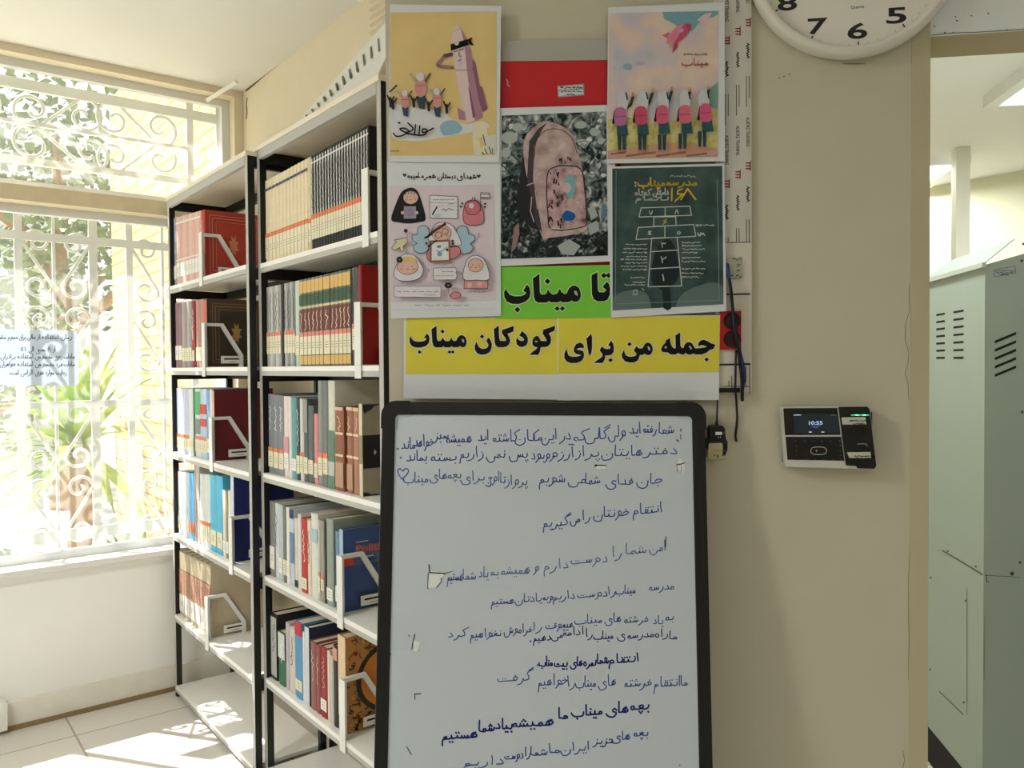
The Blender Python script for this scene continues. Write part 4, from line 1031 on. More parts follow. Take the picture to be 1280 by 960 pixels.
M_b = [[[(160, 282), (172, 320), (200, 350), (270, 365), (340, 355), (380, 335), (385, 318), (350, 300), (395, 243), (422, 275), (432, 320), (420, 380), (380, 425), (310, 448), (230, 448), (170, 425), (142, 380), (138, 320)]], dia(285, 512, 31),
    [[(458, 180), (533, 128), (538, 320), (552, 350), (585, 355), (605, 335), (622, 300), (645, 340), (670, 355), (710, 355), (730, 335), (748, 302), (765, 340), (790, 356), (820, 345), (840, 300), (875, 270), (915, 268), (950, 295), (970, 345), (968, 395), (945, 435), (905, 445), (870, 425), (845, 442), (770, 445), (752, 425), (730, 445), (650, 445), (632, 425), (610, 445), (525, 447), (488, 425), (470, 370)],
     [(898, 325), (918, 318), (935, 350), (932, 378), (915, 370), (900, 350)]], dia(620, 215, 31), dia(720, 512, 27), dia(768, 512, 27)]
titr(a, M_b, 26, M_edge, BLK)
a.tr = (590, 396, 11.636)
titr(a, [[[(62, 355), (80, 400), (105, 445), (150, 468), (200, 462), (232, 440), (240, 405), (207, 350), (240, 300), (270, 340), (290, 400), (280, 470), (250, 520), (195, 548), (130, 552), (75, 530), (42, 480), (40, 420)]], dia(147, 287, 32),
    [[(317, 180), (390, 125), (396, 310), (408, 348), (470, 352), (500, 345), (485, 310), (435, 240), (440, 190), (610, 130), (602, 215), (515, 250), (545, 300), (555, 350), (540, 400), (500, 435), (450, 443), (385, 443), (345, 420), (330, 370)]],
    [[(655, 303), (680, 335), (710, 352), (745, 350), (762, 335), (735, 300), (687, 272), (728, 205), (790, 260), (812, 310), (812, 365), (790, 415), (740, 440), (690, 435), (655, 405), (640, 350)]],
    [[(1035, 190), (1210, 128), (1200, 205), (1115, 240), (1140, 280), (1152, 330), (1140, 390), (1105, 430), (1050, 440), (1000, 440), (990, 500), (965, 553), (835, 553), (880, 510), (945, 460), (950, 442), (905, 435), (878, 400), (878, 350), (895, 305), (935, 275), (965, 285), (985, 320), (1000, 350), (1060, 352), (1090, 350), (1075, 320), (1028, 245)],
     [(910, 358), (930, 345), (955, 355), (950, 370), (920, 370)]]], 26, M_edge, BLK)
a.build('lettering', t)
t, pl = sheet('title_sheet', [(696.5, 395), (900, 394), (898.5, 500), (697, 500.5)], 1, 'yellow sheet lettered in black, nearest the red socket', M_pap)
a = Art(pl); a.poly([(698, 396), (899.5, 395), (898.8, 465), (698, 467)], M_yel); a.build('yellow_band', t)
a = Art(pl, .0007); a.tr = (695, 396, 11.636)
titr(a, [[[(152, 465), (165, 510), (180, 560), (230, 582), (310, 578), (370, 562), (355, 552), (290, 540), (257, 505), (260, 450), (290, 400), (345, 373), (385, 390), (408, 430), (400, 460), (360, 450), (310, 462), (300, 478), (350, 485), (395, 500), (408, 545), (400, 600), (370, 645), (300, 672), (220, 675), (155, 650), (120, 600), (122, 530)]],
    [[(440, 318), (510, 248), (525, 300), (525, 440), (515, 520), (492, 565), (475, 545), (455, 430)]],
    [[(635, 490), (665, 428), (700, 460), (750, 470), (785, 465), (795, 445), (757, 410), (800, 345), (830, 390), (842, 450), (838, 510), (810, 550), (760, 563), (715, 563), (712, 610), (680, 673), (545, 673), (600, 630), (660, 590), (680, 560), (665, 530)]], dia(793, 630, 34), dia(1068, 398, 34),
    [[(990, 482), (1000, 530), (1020, 565), (1070, 582), (1130, 578), (1165, 560), (1172, 540), (1130, 490), (1165, 428), (1210, 460), (1250, 460), (1268, 440), (1294, 390), (1334, 373), (1379, 390), (1404, 440), (1407, 490), (1389, 535), (1349, 560), (1309, 550), (1289, 535), (1264, 553), (1219, 557), (1205, 600), (1185, 640), (1130, 665), (1060, 665), (1000, 645), (962, 600), (955, 540)],
     [(1329, 435), (1349, 428), (1369, 465), (1367, 495), (1344, 480)]]], 26, M_edge, BLK)
a.tr = (795, 396, 11.636)
titr(a, [[[(362, 470), (385, 420), (430, 370), (432, 345), (490, 310), (500, 370), (520, 430), (550, 460), (575, 455), (572, 270), (640, 228), (645, 420), (665, 455), (690, 450), (705, 405), (735, 372), (780, 368), (815, 385), (840, 430), (860, 460), (940, 455), (1020, 440), (1025, 430), (960, 410), (900, 428), (905, 385), (935, 345), (985, 332), (1040, 355), (1090, 385), (1155, 405), (1125, 465), (1075, 480), (1020, 525), (960, 548), (870, 550), (830, 535), (790, 553), (745, 545), (722, 525), (690, 552), (640, 545), (612, 525), (570, 552), (500, 548), (465, 520), (400, 515), (370, 500)],
     [(410, 450), (435, 420), (450, 455), (430, 462)], [(765, 430), (785, 418), (805, 450), (810, 475), (790, 470)]], dia(1027, 622, 34)], 26, M_edge, BLK)
a.build('lettering', t)
t, pl = sheet('title_sheet', [(618, 334), (772, 331), (772, 397), (618, 398)], 2, 'bright green sheet lettered in black, below the backpack photograph', M_grn)
a = Art(pl); a.tr = (620, 330, 8.533)
titr(a, [[[(1018, 120), (1083, 85), (1086, 280), (1100, 300), (1150, 302), (1178, 280), (1135, 245), (1182, 188), (1205, 215), (1216, 260), (1214, 330), (1190, 380), (1150, 398), (1080, 398), (1040, 375), (1022, 320)]], dia(1150, 123, 31), dia(1199, 123, 31),
    [[(393, 155), (463, 103), (468, 300), (480, 325), (520, 325), (540, 310), (552, 268), (572, 300), (600, 325), (640, 322), (660, 300), (680, 262), (700, 300), (730, 322), (755, 312), (775, 265), (810, 232), (850, 230), (885, 255), (903, 300), (905, 345), (890, 385), (860, 405), (830, 402), (808, 388), (780, 406), (710, 410), (690, 395), (660, 410), (585, 410), (565, 392), (545, 412), (455, 414), (420, 395), (403, 350)],
     [(835, 285), (858, 290), (872, 325), (868, 340), (850, 330), (836, 310)]], dia(550, 185, 32), dia(652, 475, 28), dia(708, 475, 28),
    [[(105, 265), (125, 300), (150, 330), (200, 345), (270, 342), (310, 325), (325, 308), (290, 285), (330, 218), (358, 250), (370, 310), (355, 365), (310, 405), (240, 428), (170, 425), (115, 400), (88, 350), (86, 300)]], dia(228, 487, 32)], 18, K(206, 236, 170), BLK)
a.build('lettering', t)

# backpack photograph
t, pl = sheet('poster', [(622, 135.5), (768, 131), (770, 326.5), (622, 333)], 3, 'photograph of a dusty pink school backpack lying among rubble, under the red board', M_pap, 'poster')
M_rub = ramp_mat('rubble_print', [(.30, rgb(14, 20, 22)), (.42, rgb(52, 64, 66)), (.55, rgb(132, 142, 142)), (.68, rgb(214, 218, 214))], 55, 6, rough=.7, distort=1.2, spec=.2)
M_rub2 = ramp_mat('dark_rubble_print', [(.35, rgb(10, 14, 16)), (.55, rgb(48, 58, 60)), (.75, rgb(168, 176, 172))], 70, 6, rough=.7, distort=1.5, spec=.2)
M_pack = ramp_mat('backpack_print', [(.3, rgb(150, 128, 128)), (.55, rgb(198, 172, 170)), (.75, rgb(216, 200, 196))], 40, 5, rough=.7, spec=.2)
M_pack2 = ramp_mat('backpack_pocket_print', [(.3, rgb(104, 78, 80)), (.5, rgb(190, 156, 158)), (.7, rgb(214, 186, 184))], 60, 5, rough=.7, spec=.2)
a = Art(pl); a.tr = (615, 60, 3.43)
a.poly([(42, 290), (490, 272), (497, 890), (38, 905)], M_rub)
a.poly([(42, 560), (90, 540), (130, 600), (220, 800), (400, 800), (497, 780), (497, 890), (38, 905)], M_rub2)
random.seed(21)
for i in range(150):
    x, y = random.uniform(46, 490), random.uniform(300, 885)
    if 110 < x < 415 and 315 < y < 815: continue
    g = random.choice((30, 60, 110, 150, 190, 215)) if y < 620 else random.choice((16, 28, 50, 90, 170))
    r_ = random.uniform(5, 17) * (1.1 if y > 500 else 1)
    k0 = random.uniform(0, 6)
    p = [(min(max(x + r_ * random.uniform(.5, 1.1) * math.cos(k0 + k * 1.2566), 43), 490), min(max(y + r_ * random.uniform(.4, 1) * math.sin(k0 + k * 1.2566), 296), 888)) for k in range(5)]
    a.poly(p, K(g, g + 5, g + 4), lift=False)
    if i % 10 == 9: a.up()
a.up()
for q, rx, ry in (((75, 385), 34, 26), ((110, 340), 24, 18), ((440, 360), 22, 18), ((380, 330), 26, 16), ((60, 450), 20, 22), ((470, 400), 20, 14)): a.ell(q, rx, ry, K(176, 186, 182), lift=False)
a.up()
a.poly([(118, 560), (130, 470), (160, 470), (175, 600), (215, 790), (150, 760), (104, 690)], K(44, 44, 48))
a.poly([(135, 420), (150, 370), (200, 325), (240, 315), (300, 335), (345, 370), (370, 450), (395, 560), (408, 740), (390, 790), (240, 815), (210, 800), (160, 600), (140, 500)], M_pack, smooth=2)
a.poly([(150, 560), (160, 400), (200, 345), (240, 318), (215, 350), (182, 420), (176, 560), (200, 700), (215, 790), (190, 760)], K(74, 66, 68))
a.line([(182, 470), (190, 400), (230, 355), (290, 350), (340, 385), (365, 450)], 3, K(70, 60, 62), smooth=4); a.up()
a.poly([(235, 560), (260, 514), (330, 506), (380, 520), (395, 580), (405, 735), (385, 768), (260, 780), (240, 720)], M_pack2, smooth=2)
a.line([(235, 560), (260, 514), (330, 506), (380, 520), (395, 580), (405, 735), (385, 768), (260, 780), (240, 720)], 5, K(58, 50, 52), closed=True, smooth=3)
a.line([(250, 774), (320, 778), (395, 765)], 4, K(216, 206, 204)); a.up()
a.poly([(308, 580), (325, 545), (350, 550), (358, 600), (345, 645), (325, 640), (312, 610)], K(126, 178, 188), smooth=3)
a.ell((322, 600), 17, 22, K(206, 188, 182)); a.ell((338, 665), 16, 22, K(196, 172, 168)); a.poly([(300, 720), (320, 698), (355, 712), (352, 735), (325, 742), (305, 736)], K(28, 96, 170), smooth=3)
random.seed(3)
for i in range(26):
    x, y = random.uniform(245, 300), random.uniform(530, 760); a.line([(x, y), (x + random.uniform(-6, 6), y + random.uniform(4, 18))], random.uniform(3, 8), K(54, 44, 46))
for i in range(8):
    x, y = random.uniform(270, 350), random.uniform(465, 495); a.line([(x, y), (x + random.uniform(-3, 3), y + random.uniform(4, 14))], 5, K(60, 50, 54))
for p in ([(150, 590), (190, 575), (210, 545)], [(170, 640), (165, 700), (180, 745)], [(185, 610), (195, 690)]): a.line(p, 5, K(186, 170, 168))
for p in ([(360, 410), (430, 465)], [(390, 530), (480, 410), (492, 395)], [(40, 500), (110, 570)], [(110, 820), (175, 870)], [(400, 860), (490, 790)]): a.line(p, 4, K(24, 28, 30))
for p in ([(410, 690), (435, 675), (455, 720), (425, 740)], [(455, 700), (480, 680), (488, 720), (465, 745)], [(280, 850), (330, 820), (380, 850), (350, 890), (300, 885)], [(410, 760), (450, 740), (460, 780), (420, 805)]): a.poly(p, K(170, 178, 178))
a.poly([(470, 675), (485, 668), (490, 720), (466, 738)], K(96, 128, 160)); a.poly([(95, 770), (115, 750), (118, 800), (100, 860), (82, 880)], K(150, 122, 122))
a.build('print', t)

# cartoon poster
t, pl = sheet('poster', [(484, 202), (625, 203), (626.3, 395), (488.5, 398)], 4, 'pale pink poster of small cartoon girls and a pink backpack, above the yellow sheet', M_pap, 'poster')
a = Art(pl); a.tr = (480, 200, 4.57)
PINKB, SKIN, HOOD, PNK, LBL = K(222, 208, 218), K(226, 188, 170), K(224, 222, 228), K(214, 132, 144), K(168, 198, 214)
a.poly([(30, 150), (628, 142), (640, 800), (38, 812)], PINKB)
TXT = K(52, 48, 54)
write(a, 'شهدای', 418, 526, 104, 30, 5, TXT); write(a, 'دبستان', 306, 408, 103, 30, 5, TXT); write(a, 'شجره', 214, 294, 102, 28, 5, TXT); write(a, 'طیبه', 136, 204, 100, 30, 5, TXT)
for x, y in ((118, 86), (541, 92)): a.poly([(x, y + 12), (x - 12, y - 2), (x - 7, y - 10), (x, y - 4), (x + 7, y - 10), (x + 12, y - 2)], TXT, lift=False)
a.up()
def outl(pts, m, w=3.2, sm=3, ink=None):
    a.poly(pts, m, smooth=sm); a.line(pts, w, ink or K(58, 54, 64), closed=True, smooth=sm); a.up()
def face(x, y, rx, ry):
    a.ell((x, y), rx, ry, SKIN); a.line([(x + rx * math.cos(k * PI / 10), y + ry * math.sin(k * PI / 10)) for k in range(20)], 2.6, K(70, 60, 62), closed=True); a.up()
    for s in (-1, 1): a.ell((x + s * rx * .42, y - ry * .05), 2.6, 2.6, TXT, lift=False); a.ell((x + s * rx * .6, y + ry * .3), rx * .18, ry * .14, K(222, 150, 146), lift=False)
    a.line([(x - 6, y + ry * .3), (x, y + ry * .38), (x + 6, y + ry * .3)], 2.2, TXT, smooth=3); a.up()
outl([(130, 166), (160, 160), (190, 178), (215, 240), (237, 338), (200, 354), (140, 362), (80, 355), (42, 338), (70, 250), (100, 186)], K(34, 40, 44))
face(153, 215, 43, 38)
for k in range(4): a.line([(126 + k * 15, 186 - (k in (1, 2)) * 8), (124 + k * 17, 200 - (k in (1, 2)) * 6)], 4, K(120, 104, 112))
a.poly([(113, 264), (184, 264), (186, 336), (112, 338)], K(164, 154, 178)); a.line([(113, 264), (184, 264), (186, 336), (112, 338)], 3, TXT, closed=True); a.up()
for r in (10, 20): a.line([(148 + r * math.cos(k * PI / 8), 300 + r * math.sin(k * PI / 8)) for k in range(16)], 2.5, K(120, 112, 140), closed=True)
a.ell((106, 302), 9, 10, SKIN); a.ell((188, 302), 9, 10, SKIN)
outl([(262, 203), (418, 210)] + [(418 + 5 * (k % 2), 222 + k * 11) for k in range(10)] + [(420, 336), (262, 332)], K(228, 226, 232), 2.5, 0)
scribble(a, 280, 400, 228, 5, 2, TXT); scribble(a, 365, 400, 252, 4, 2, TXT, 1); a.line([(330, 288), (345, 280), (352, 292), (370, 278), (395, 288)], 3.5, TXT); a.line([(264, 244), (416, 248)], 1.6, TXT); a.line([(264, 262), (418, 266)], 1.2, K(150, 146, 160))
a.line([(278, 312), (303, 270)], 8, BLK); a.ell((305, 318), 22, 10, K(196, 206, 206), lift=True)
outl([(455, 290), (468, 246), (500, 230), (536, 236), (562, 275), (570, 330), (560, 365), (510, 374), (464, 364), (452, 330)], PNK)
outl([(462, 268), (476, 242), (530, 236), (552, 276), (528, 310), (482, 310)], K(204, 118, 130)); a.line([(505, 228), (505, 216), (520, 216), (520, 230)], 3, TXT)
for k in range(5): a.ell((500 + 9 * math.cos(k * 1.257), 263 + 9 * math.sin(k * 1.257)), 7, 7, K(232, 222, 220), lift=False)
a.line([(552, 290), (552, 190)], 3, TXT); a.poly([(553, 188), (604, 190), (603, 222), (553, 220)], K(228, 228, 226)); a.line([(553, 188), (604, 190), (603, 222), (553, 220)], 3, TXT, closed=True); a.line([(553, 196), (603, 198)], 5, K(96, 130, 110)); a.line([(553, 214), (603, 216)], 5, K(170, 96, 98))
for x, y in ((448, 250), (578, 252), (440, 268), (576, 270)): a.ell((x, y), 6, 6, TXT, lift=False)
outl([(256, 400), (225, 376), (195, 390), (190, 425), (163, 432), (165, 460), (188, 478), (166, 492), (182, 525), (225, 532), (258, 500)], LBL); outl([(415, 410), (440, 378), (475, 386), (485, 425), (515, 432), (518, 460), (495, 480), (510, 502), (490, 530), (450, 535), (420, 510)], LBL)
outl([(272, 410), (296, 368), (345, 358), (395, 380), (440, 466), (420, 492), (262, 472)], HOOD)
face(330, 420, 55, 46)
for x, y in ((312, 430), (350, 410)): a.line([(x + 18 * math.cos(k * PI / 8), y + 18 * math.sin(k * PI / 8)) for k in range(16)], 3, TXT, closed=True)
a.line([(262, 428), (300, 400), (350, 368)], 15, K(92, 60, 56)); a.line([(236, 446), (275, 425)], 9, BLK); a.up()
outl([(246, 545), (262, 510), (300, 505), (310, 560), (290, 582), (258, 578)], PNK); outl([(345, 545), (375, 505), (425, 498), (438, 530), (410, 560), (360, 572)], PNK)
a.poly([(262, 462), (378, 456), (384, 584), (262, 588)], K(150, 108, 92)); a.poly([(274, 474), (368, 468), (372, 572), (274, 576)], K(226, 230, 232))
a.ell((316, 496), 12, 8, K(90, 130, 170)); a.ell((320, 540), 14, 12, K(110, 160, 190)); a.line([(300, 520), (320, 528), (345, 515), (360, 500)], 4, K(120, 160, 190)); a.ell((362, 515), 7, 7, BLK)
for x, y in ((244, 478), (392, 465), (258, 494), (394, 480)): a.ell((x, y), 7, 7, TXT, lift=False)
a.line([(262, 492), (300, 462)], 6, BLK); a.up()
for cx, cy, r in ((543, 433, 16), (257, 634, 10)): a.line([(cx, cy - r), (cx + r * .35, cy), (cx, cy + r), (cx - r * .35, cy)], 2, K(120, 112, 130), closed=True)
outl([(46, 506), (74, 470), (60, 458), (88, 456), (134, 446), (138, 470), (112, 496), (116, 522), (98, 520), (92, 502), (64, 518)], K(222, 214, 178), 2.5, 0); a.ell((127, 407), 11, 11, TXT); a.line([(130, 418), (138, 440)], 2.5, TXT)
outl([(72, 606), (90, 562), (130, 538), (180, 550), (210, 590), (227, 632), (200, 680), (130, 695), (80, 685), (58, 655)], HOOD)
face(137, 612, 60, 44); a.poly([(84, 590), (100, 565), (135, 552), (176, 562), (196, 588), (140, 574)], K(226, 200, 110), smooth=3); 
for k in range(6): a.ell((92 + 11 * math.cos(k), 572 + 11 * math.sin(k)), 8, 8, TXT, lift=False)
a.up(); a.poly([(460, 684), (590, 680), (594, 736), (458, 736)], K(216, 150, 150)); a.line([(460, 684), (590, 680), (594, 736), (458, 736)], 2.5, TXT, closed=True); a.up(); a.ell((490, 716), 16, 15, SKIN); a.ell((548, 712), 16, 14, SKIN)
outl([(455, 682), (468, 590), (500, 553), (540, 550), (582, 585), (603, 682), (530, 688)], HOOD); face(525, 604, 43, 38)
outl([(284, 620), (410, 618), (420, 632), (412, 646), (420, 660), (412, 686), (286, 688)], K(228, 224, 232), 2.5, 0); scribble(a, 330, 398, 640, 4, 2, TXT, 2); scribble(a, 298, 402, 664, 4, 2, TXT)
outl([(62, 722), (328, 724), (326, 786), (62, 784)], K(226, 222, 230), 2, 0); scribble(a, 84, 310, 754, 6, 2.2, TXT, 7); scribble(a, 230, 300, 773, 4, 1.8, TXT, 2); scribble(a, 476, 590, 757, 4, 2, TXT); scribble(a, 180, 485, 832, 6, 2.4, TXT, 8)
for k in range(6): a.ell((370 + 15 * math.cos(k), 718 + 10 * math.sin(k)), 9, 8, TXT, lift=False)
a.line([(370, 730), (372, 760), (382, 785)], 3, TXT); outl([(384, 770), (405, 756), (434, 762), (438, 782), (412, 795), (388, 790)], K(226, 140, 152))
a.line([(45, 858), (632, 852)], 1.6, K(186, 180, 190)); a.build('print', t)

# chalkboard poster
t, pl = sheet('poster', [(759.5, 208.5), (905, 204.5), (908, 389), (764, 397)], 4, 'dark green chalkboard poster with a hopscotch grid and yellow Persian title', M_pap, 'poster')
M_chk = ramp_mat('chalkboard_print', [(.3, rgb(44, 62, 62)), (.55, rgb(66, 88, 86)), (.75, rgb(84, 106, 104))], 22, 5, rough=.75, spec=.2)
a = Art(pl); a.tr = (750, 190, 4.57)
a.poly([(70, 95), (698, 80), (705, 870), (72, 905)], M_chk)
a.poly([(73, 903), (75, 832), (100, 812), (140, 796), (200, 786), (245, 796), (275, 820), (288, 856), (292, 893)], K(100, 120, 115)); a.poly([(430, 886), (446, 840), (480, 802), (530, 776), (580, 758), (630, 744), (672, 748), (701, 768), (704.5, 869)], K(100, 120, 115))
a.poly([(345, 520), (390, 498), (425, 540), (440, 600), (452, 690), (425, 756), (398, 775), (408, 892), (362, 892), (354, 790), (305, 765), (292, 690), (310, 590)], K(34, 48, 50), smooth=2)
CHW, CHY = K(206, 212, 206), K(222, 190, 70)
a.line([(92, 105), (88, 860)], 3, K(130, 150, 146)); a.line([(668, 160), (676, 500), (680, 845)], 3, K(150, 168, 162)); a.line([(92, 868), (680, 846)], 3, K(140, 160, 154))
write(a, 'مدرسه', 382, 550, 188, 40, 10, CHY); write(a, 'میناب', 218, 366, 192, 44, 10, CHY); a.ell((202, 176), 6, 6, CHY); a.ell((202, 194), 6, 6, CHY); scribble(a, 404, 545, 140, 14, 5, K(170, 180, 174), 3)
write(a, 'داستان', 302, 390, 242, 34, 7, CHW); write(a, 'کوتاه', 200, 294, 246, 34, 7, CHW); write(a, 'ناتمام', 204, 390, 275, 28, 7, CHW)
a.line([(411, 208), (409, 278)], 8, CHY); a.line([(470, 212), (444, 220), (442, 242), (472, 240), (450, 262), (428, 282)], 8, CHY); a.line([(462, 272), (500, 210), (546, 272)], 9, CHY)
for p in ([(235, 320), (512, 310), (522, 362), (222, 372)], [(308, 372), (432, 370), (434, 420), (306, 425)], [(218, 432), (535, 415), (547, 482), (205, 500)], [(295, 492), (440, 488), (466, 765), (274, 770)]): a.line(p, 5, CHW, closed=True)
for p in ([(372, 315), (372, 368)], [(370, 425), (370, 488)], [(288, 570), (448, 560)], [(283, 668), (455, 658)]): a.line(p, 5, CHW)
for d_, x, y, m_, s in (('۷', 290, 358, CHW, 26), ('۸', 438, 352, CHW, 26), ('۶', 370, 414, CHY, 34), ('۴', 283, 474, CHW, 26), ('۵', 450, 470, CHW, 26), ('۳', 362, 546, CHW, 34), ('۲', 362, 632, CHW, 38), ('۱', 360, 735, CHW, 40)): write(a, d_, x - s * (.35 if d_ != '۱' else .08), x + s * (.35 if d_ != '۱' else .08), y, s, 5 if s < 36 else 7, m_)
for y in (518, 536, 556, 576, 604, 625, 668, 692, 714): scribble(a, 468, 545 + (y * 7) % 60, y, 9, 4, CHW, 4)
for y in (530, 553, 575, 598, 614, 634, 654, 672): scribble(a, 116 + (y * 3) % 40, 268, y, 8, 3.6, CHW, 5)
for y in (718, 744, 760): scribble(a, 140 + (y % 5) * 12, 256, y, 8, 3.6, CHW, 3)
scribble(a, 545, 650, 420, 14, 4, CHW, 4); scribble(a, 556, 598, 470, 20, 6, CHW, 2); a.line([(192, 790), (212, 788), (210, 815), (190, 815)], 4, CHW, closed=True); a.line([(240, 780), (250, 790)], 4, CHW); a.build('print', t)

# rocket poster
t, pl = sheet('poster', [(487.5, 5.5), (626.5, 7.7), (624, 203.5), (485.5, 202)], 6, 'yellow poster of a saluting pink rocket and cheering children, above the cartoon poster', M_pap, 'poster')
M_ypo = ramp_mat('yellow_poster_print', [(.3, rgb(222, 192, 126)), (.7, rgb(232, 206, 146))], 9, 4, rough=.75, spec=.2)
a = Art(pl); a.tr = (480, 0, 4.57)
a.poly([(36, 72), (645, 65), (640, 886), (34, 890)], M_ypo)
CLD, CLB, RK1, RK2, RK3 = K(218, 220, 224), K(150, 184, 206), K(226, 204, 204), K(178, 132, 150), K(140, 98, 122)
a.poly([(40, 614), (100, 600), (160, 612), (260, 625), (350, 650), (400, 690), (480, 712), (560, 690), (604, 724), (540, 742), (470, 760), (380, 776), (300, 790), (200, 806), (100, 800), (44, 776)], CLD, smooth=2)
a.poly([(320, 720), (360, 690), (410, 692), (446, 724), (430, 760), (340, 775)], CLB, smooth=2)
a.poly([(508, 722), (540, 700), (584, 706), (596, 800), (630, 862), (560, 880), (514, 878)], K(228, 222, 190), smooth=2); a.poly([(560, 780), (640, 770), (640, 884), (590, 860)], K(214, 216, 206)); 
for p in ([(575, 850), (590, 880)], [(600, 840), (612, 876)], [(560, 870), (572, 884)], [(565, 770), (580, 830)], [(620, 850), (622, 880)]): a.line(p, 5, K(70, 72, 70))
a.poly([(540, 790), (560, 780), (575, 830), (555, 850)], K(222, 206, 130))
a.poly([(505, 335), (522, 360), (545, 480), (592, 622), (562, 640), (520, 500)], RK3)
a.poly([(384, 240), (395, 190), (415, 140), (440, 160), (470, 215), (495, 280), (510, 400), (540, 560), (566, 672), (520, 690), (472, 702), (455, 640), (430, 520), (408, 400), (390, 300)], RK1)
a.poly([(440, 160), (470, 215), (495, 280), (510, 400), (540, 560), (566, 672), (520, 690), (494, 560), (474, 400), (462, 280), (452, 220)], RK2)
a.poly([(418, 614), (462, 640), (468, 684), (428, 684)], RK2); a.poly([(480, 488), (498, 540), (524, 668), (508, 676)], RK3); a.poly([(545, 490), (562, 500), (592, 622), (566, 636)], RK3)
a.line([(412, 405), (508, 398)], 2.5, RK3); a.line([(402, 180), (440, 162)], 2, RK3); a.up()
a.poly([(380, 256), (478, 226), (484, 258), (384, 293)], BLK); a.poly([(478, 228), (506, 214), (498, 238), (514, 262), (488, 256)], BLK); a.ell((416, 250), 13, 12, K(206, 206, 190))
for p in ([(402, 300), (422, 292)], [(430, 290), (452, 280)], [(430, 298), (428, 322), (440, 326)], [(426, 348), (440, 343)]): a.line(p, 4, K(70, 54, 66))
a.line([(392, 388), (312, 380), (304, 370), (345, 322), (386, 312)], 17, K(160, 124, 138)); a.line([(345, 322), (386, 312)], 20, K(118, 84, 98)); a.up()
for x, y, s in ((208, 500, 1.0), (120, 578, .72), (302, 572, .8)):
    for sx in (-1, 1): a.line([(x + sx * 24 * s, y - 24 * s), (x + sx * 56 * s, y - 76 * s)], 11 * s, K(92, 88, 98) if sx > 0 else K(186, 176, 176))
    a.poly([(x - 24 * s, y + 50 * s), (x + 30 * s, y + 50 * s), (x + 26 * s, y + 126 * s), (x - 8 * s, y + 120 * s)], K(58, 78, 100)); a.ell((x + 2, y + 4), 34 * s, 54 * s, K(214, 150, 148)); a.line([(x - 26 * s, y - 6 * s), (x + 30 * s, y - 10 * s)], 4, K(170, 104, 110)); a.ell((x, y - 58 * s), 22 * s, 27 * s, K(214, 214, 218)); a.up()
for x, y in ((52, 600), (170, 590), (256, 612), (358, 624), (38, 590)): 
    a.line([(x - 16, y - 40), (x, y), (x + 22, y - 34)], 9, K(50, 58, 66)); a.line([(x, y - 20), (x + 2, y + 22)], 16, K(54, 62, 70))
a.line([(36, 528), (74, 492)], 10, K(70, 74, 82)); a.up()
CAL = K(42, 40, 40)
for p, w in (([(56, 764), (72, 782), (112, 776), (142, 752), (118, 736), (92, 740), (128, 760), (168, 742), (150, 716), (138, 706)], 8), ([(182, 716), (176, 770)], 8), ([(206, 722), (202, 774)], 8), ([(128, 764), (200, 776), (238, 770), (246, 744), (222, 742), (228, 762), (284, 736)], 9), ([(84, 702), (92, 708)], 9), ([(146, 716), (160, 724)], 7)): a.line(p, w, CAL, smooth=3)
scribble(a, 38, 88, 866, 5, 3, CAL, 3); a.build('print', t)

# girls waving at a pink rocket
t, pl = sheet('poster', [(760.3, 9.5), (905.5, 3), (906, 201.5), (758.3, 204.5)], 6, 'pastel poster of five girls with pink backpacks waving at a flying rocket', M_pap, 'poster')
M_pst = ramp_mat('pastel_sky_print', [(.28, rgb(162, 190, 198)), (.42, rgb(204, 196, 206)), (.55, rgb(226, 202, 190)), (.72, rgb(232, 214, 196))], 14, 3, rough=.75, spec=.2)
M_mdw = ramp_mat('meadow_print', [(.3, rgb(150, 158, 82)), (.5, rgb(206, 198, 120)), (.7, rgb(228, 214, 164))], 50, 4, rough=.75, spec=.2)
a = Art(pl); a.tr = (750, 0, 4.8)
a.poly([(55, 80), (715, 65), (705, 940), (45, 955)], M_pst)
a.poly([(375, 73), (713, 66), (708, 84), (680, 104), (640, 112), (604, 122), (584, 150), (560, 182), (524, 196), (486, 180), (452, 150), (420, 132), (384, 114)], K(124, 170, 184)); a.poly([(580, 126), (600, 104), (628, 86), (672, 74), (656, 106), (630, 122)], K(226, 200, 194))
a.poly([(640, 560), (662, 528), (690, 504), (709, 494), (707, 660), (660, 640)], K(134, 176, 166))
a.poly([(48, 720), (150, 700), (300, 740), (460, 730), (600, 700), (707, 650), (704, 900), (48, 905)], M_mdw)
a.poly([(46, 905), (200, 880), (400, 858), (560, 866), (704, 892), (704, 940), (45, 955)], K(206, 160, 132)); 
for k in range(7): a.line([(70 + k * 90, 925 + (k % 2) * 12), (150 + k * 90, 915 + (k % 2) * 12)], 12, K(150, 108, 96))
a.ell((84, 930), 34, 18, K(214, 160, 160)); a.ell((670, 920), 30, 16, K(214, 160, 160)); a.ell((165, 400), 26, 18, K(140, 180, 196)); a.ell((240, 380), 30, 12, K(190, 176, 200))
PK = K(220, 110, 140)
a.poly([(418, 192), (372, 214), (404, 232)], PK); a.poly([(446, 258), (432, 322), (464, 286), (466, 250)], K(186, 70, 96)); a.poly([(546, 150), (512, 144), (455, 165), (418, 212), (398, 262), (442, 268), (492, 240), (532, 196)], K(226, 134, 160), smooth=2); a.poly([(546, 150), (500, 150), (470, 220), (440, 266), (492, 240), (532, 196)], K(202, 88, 116), smooth=2); a.poly([(546, 150), (512, 147), (536, 192)], K(196, 70, 96)); a.ell((486, 186), 17, 10, K(168, 178, 206), rot=-.5)
a.poly([(400, 250), (440, 262), (420, 300), (412, 270)], K(214, 160, 150))
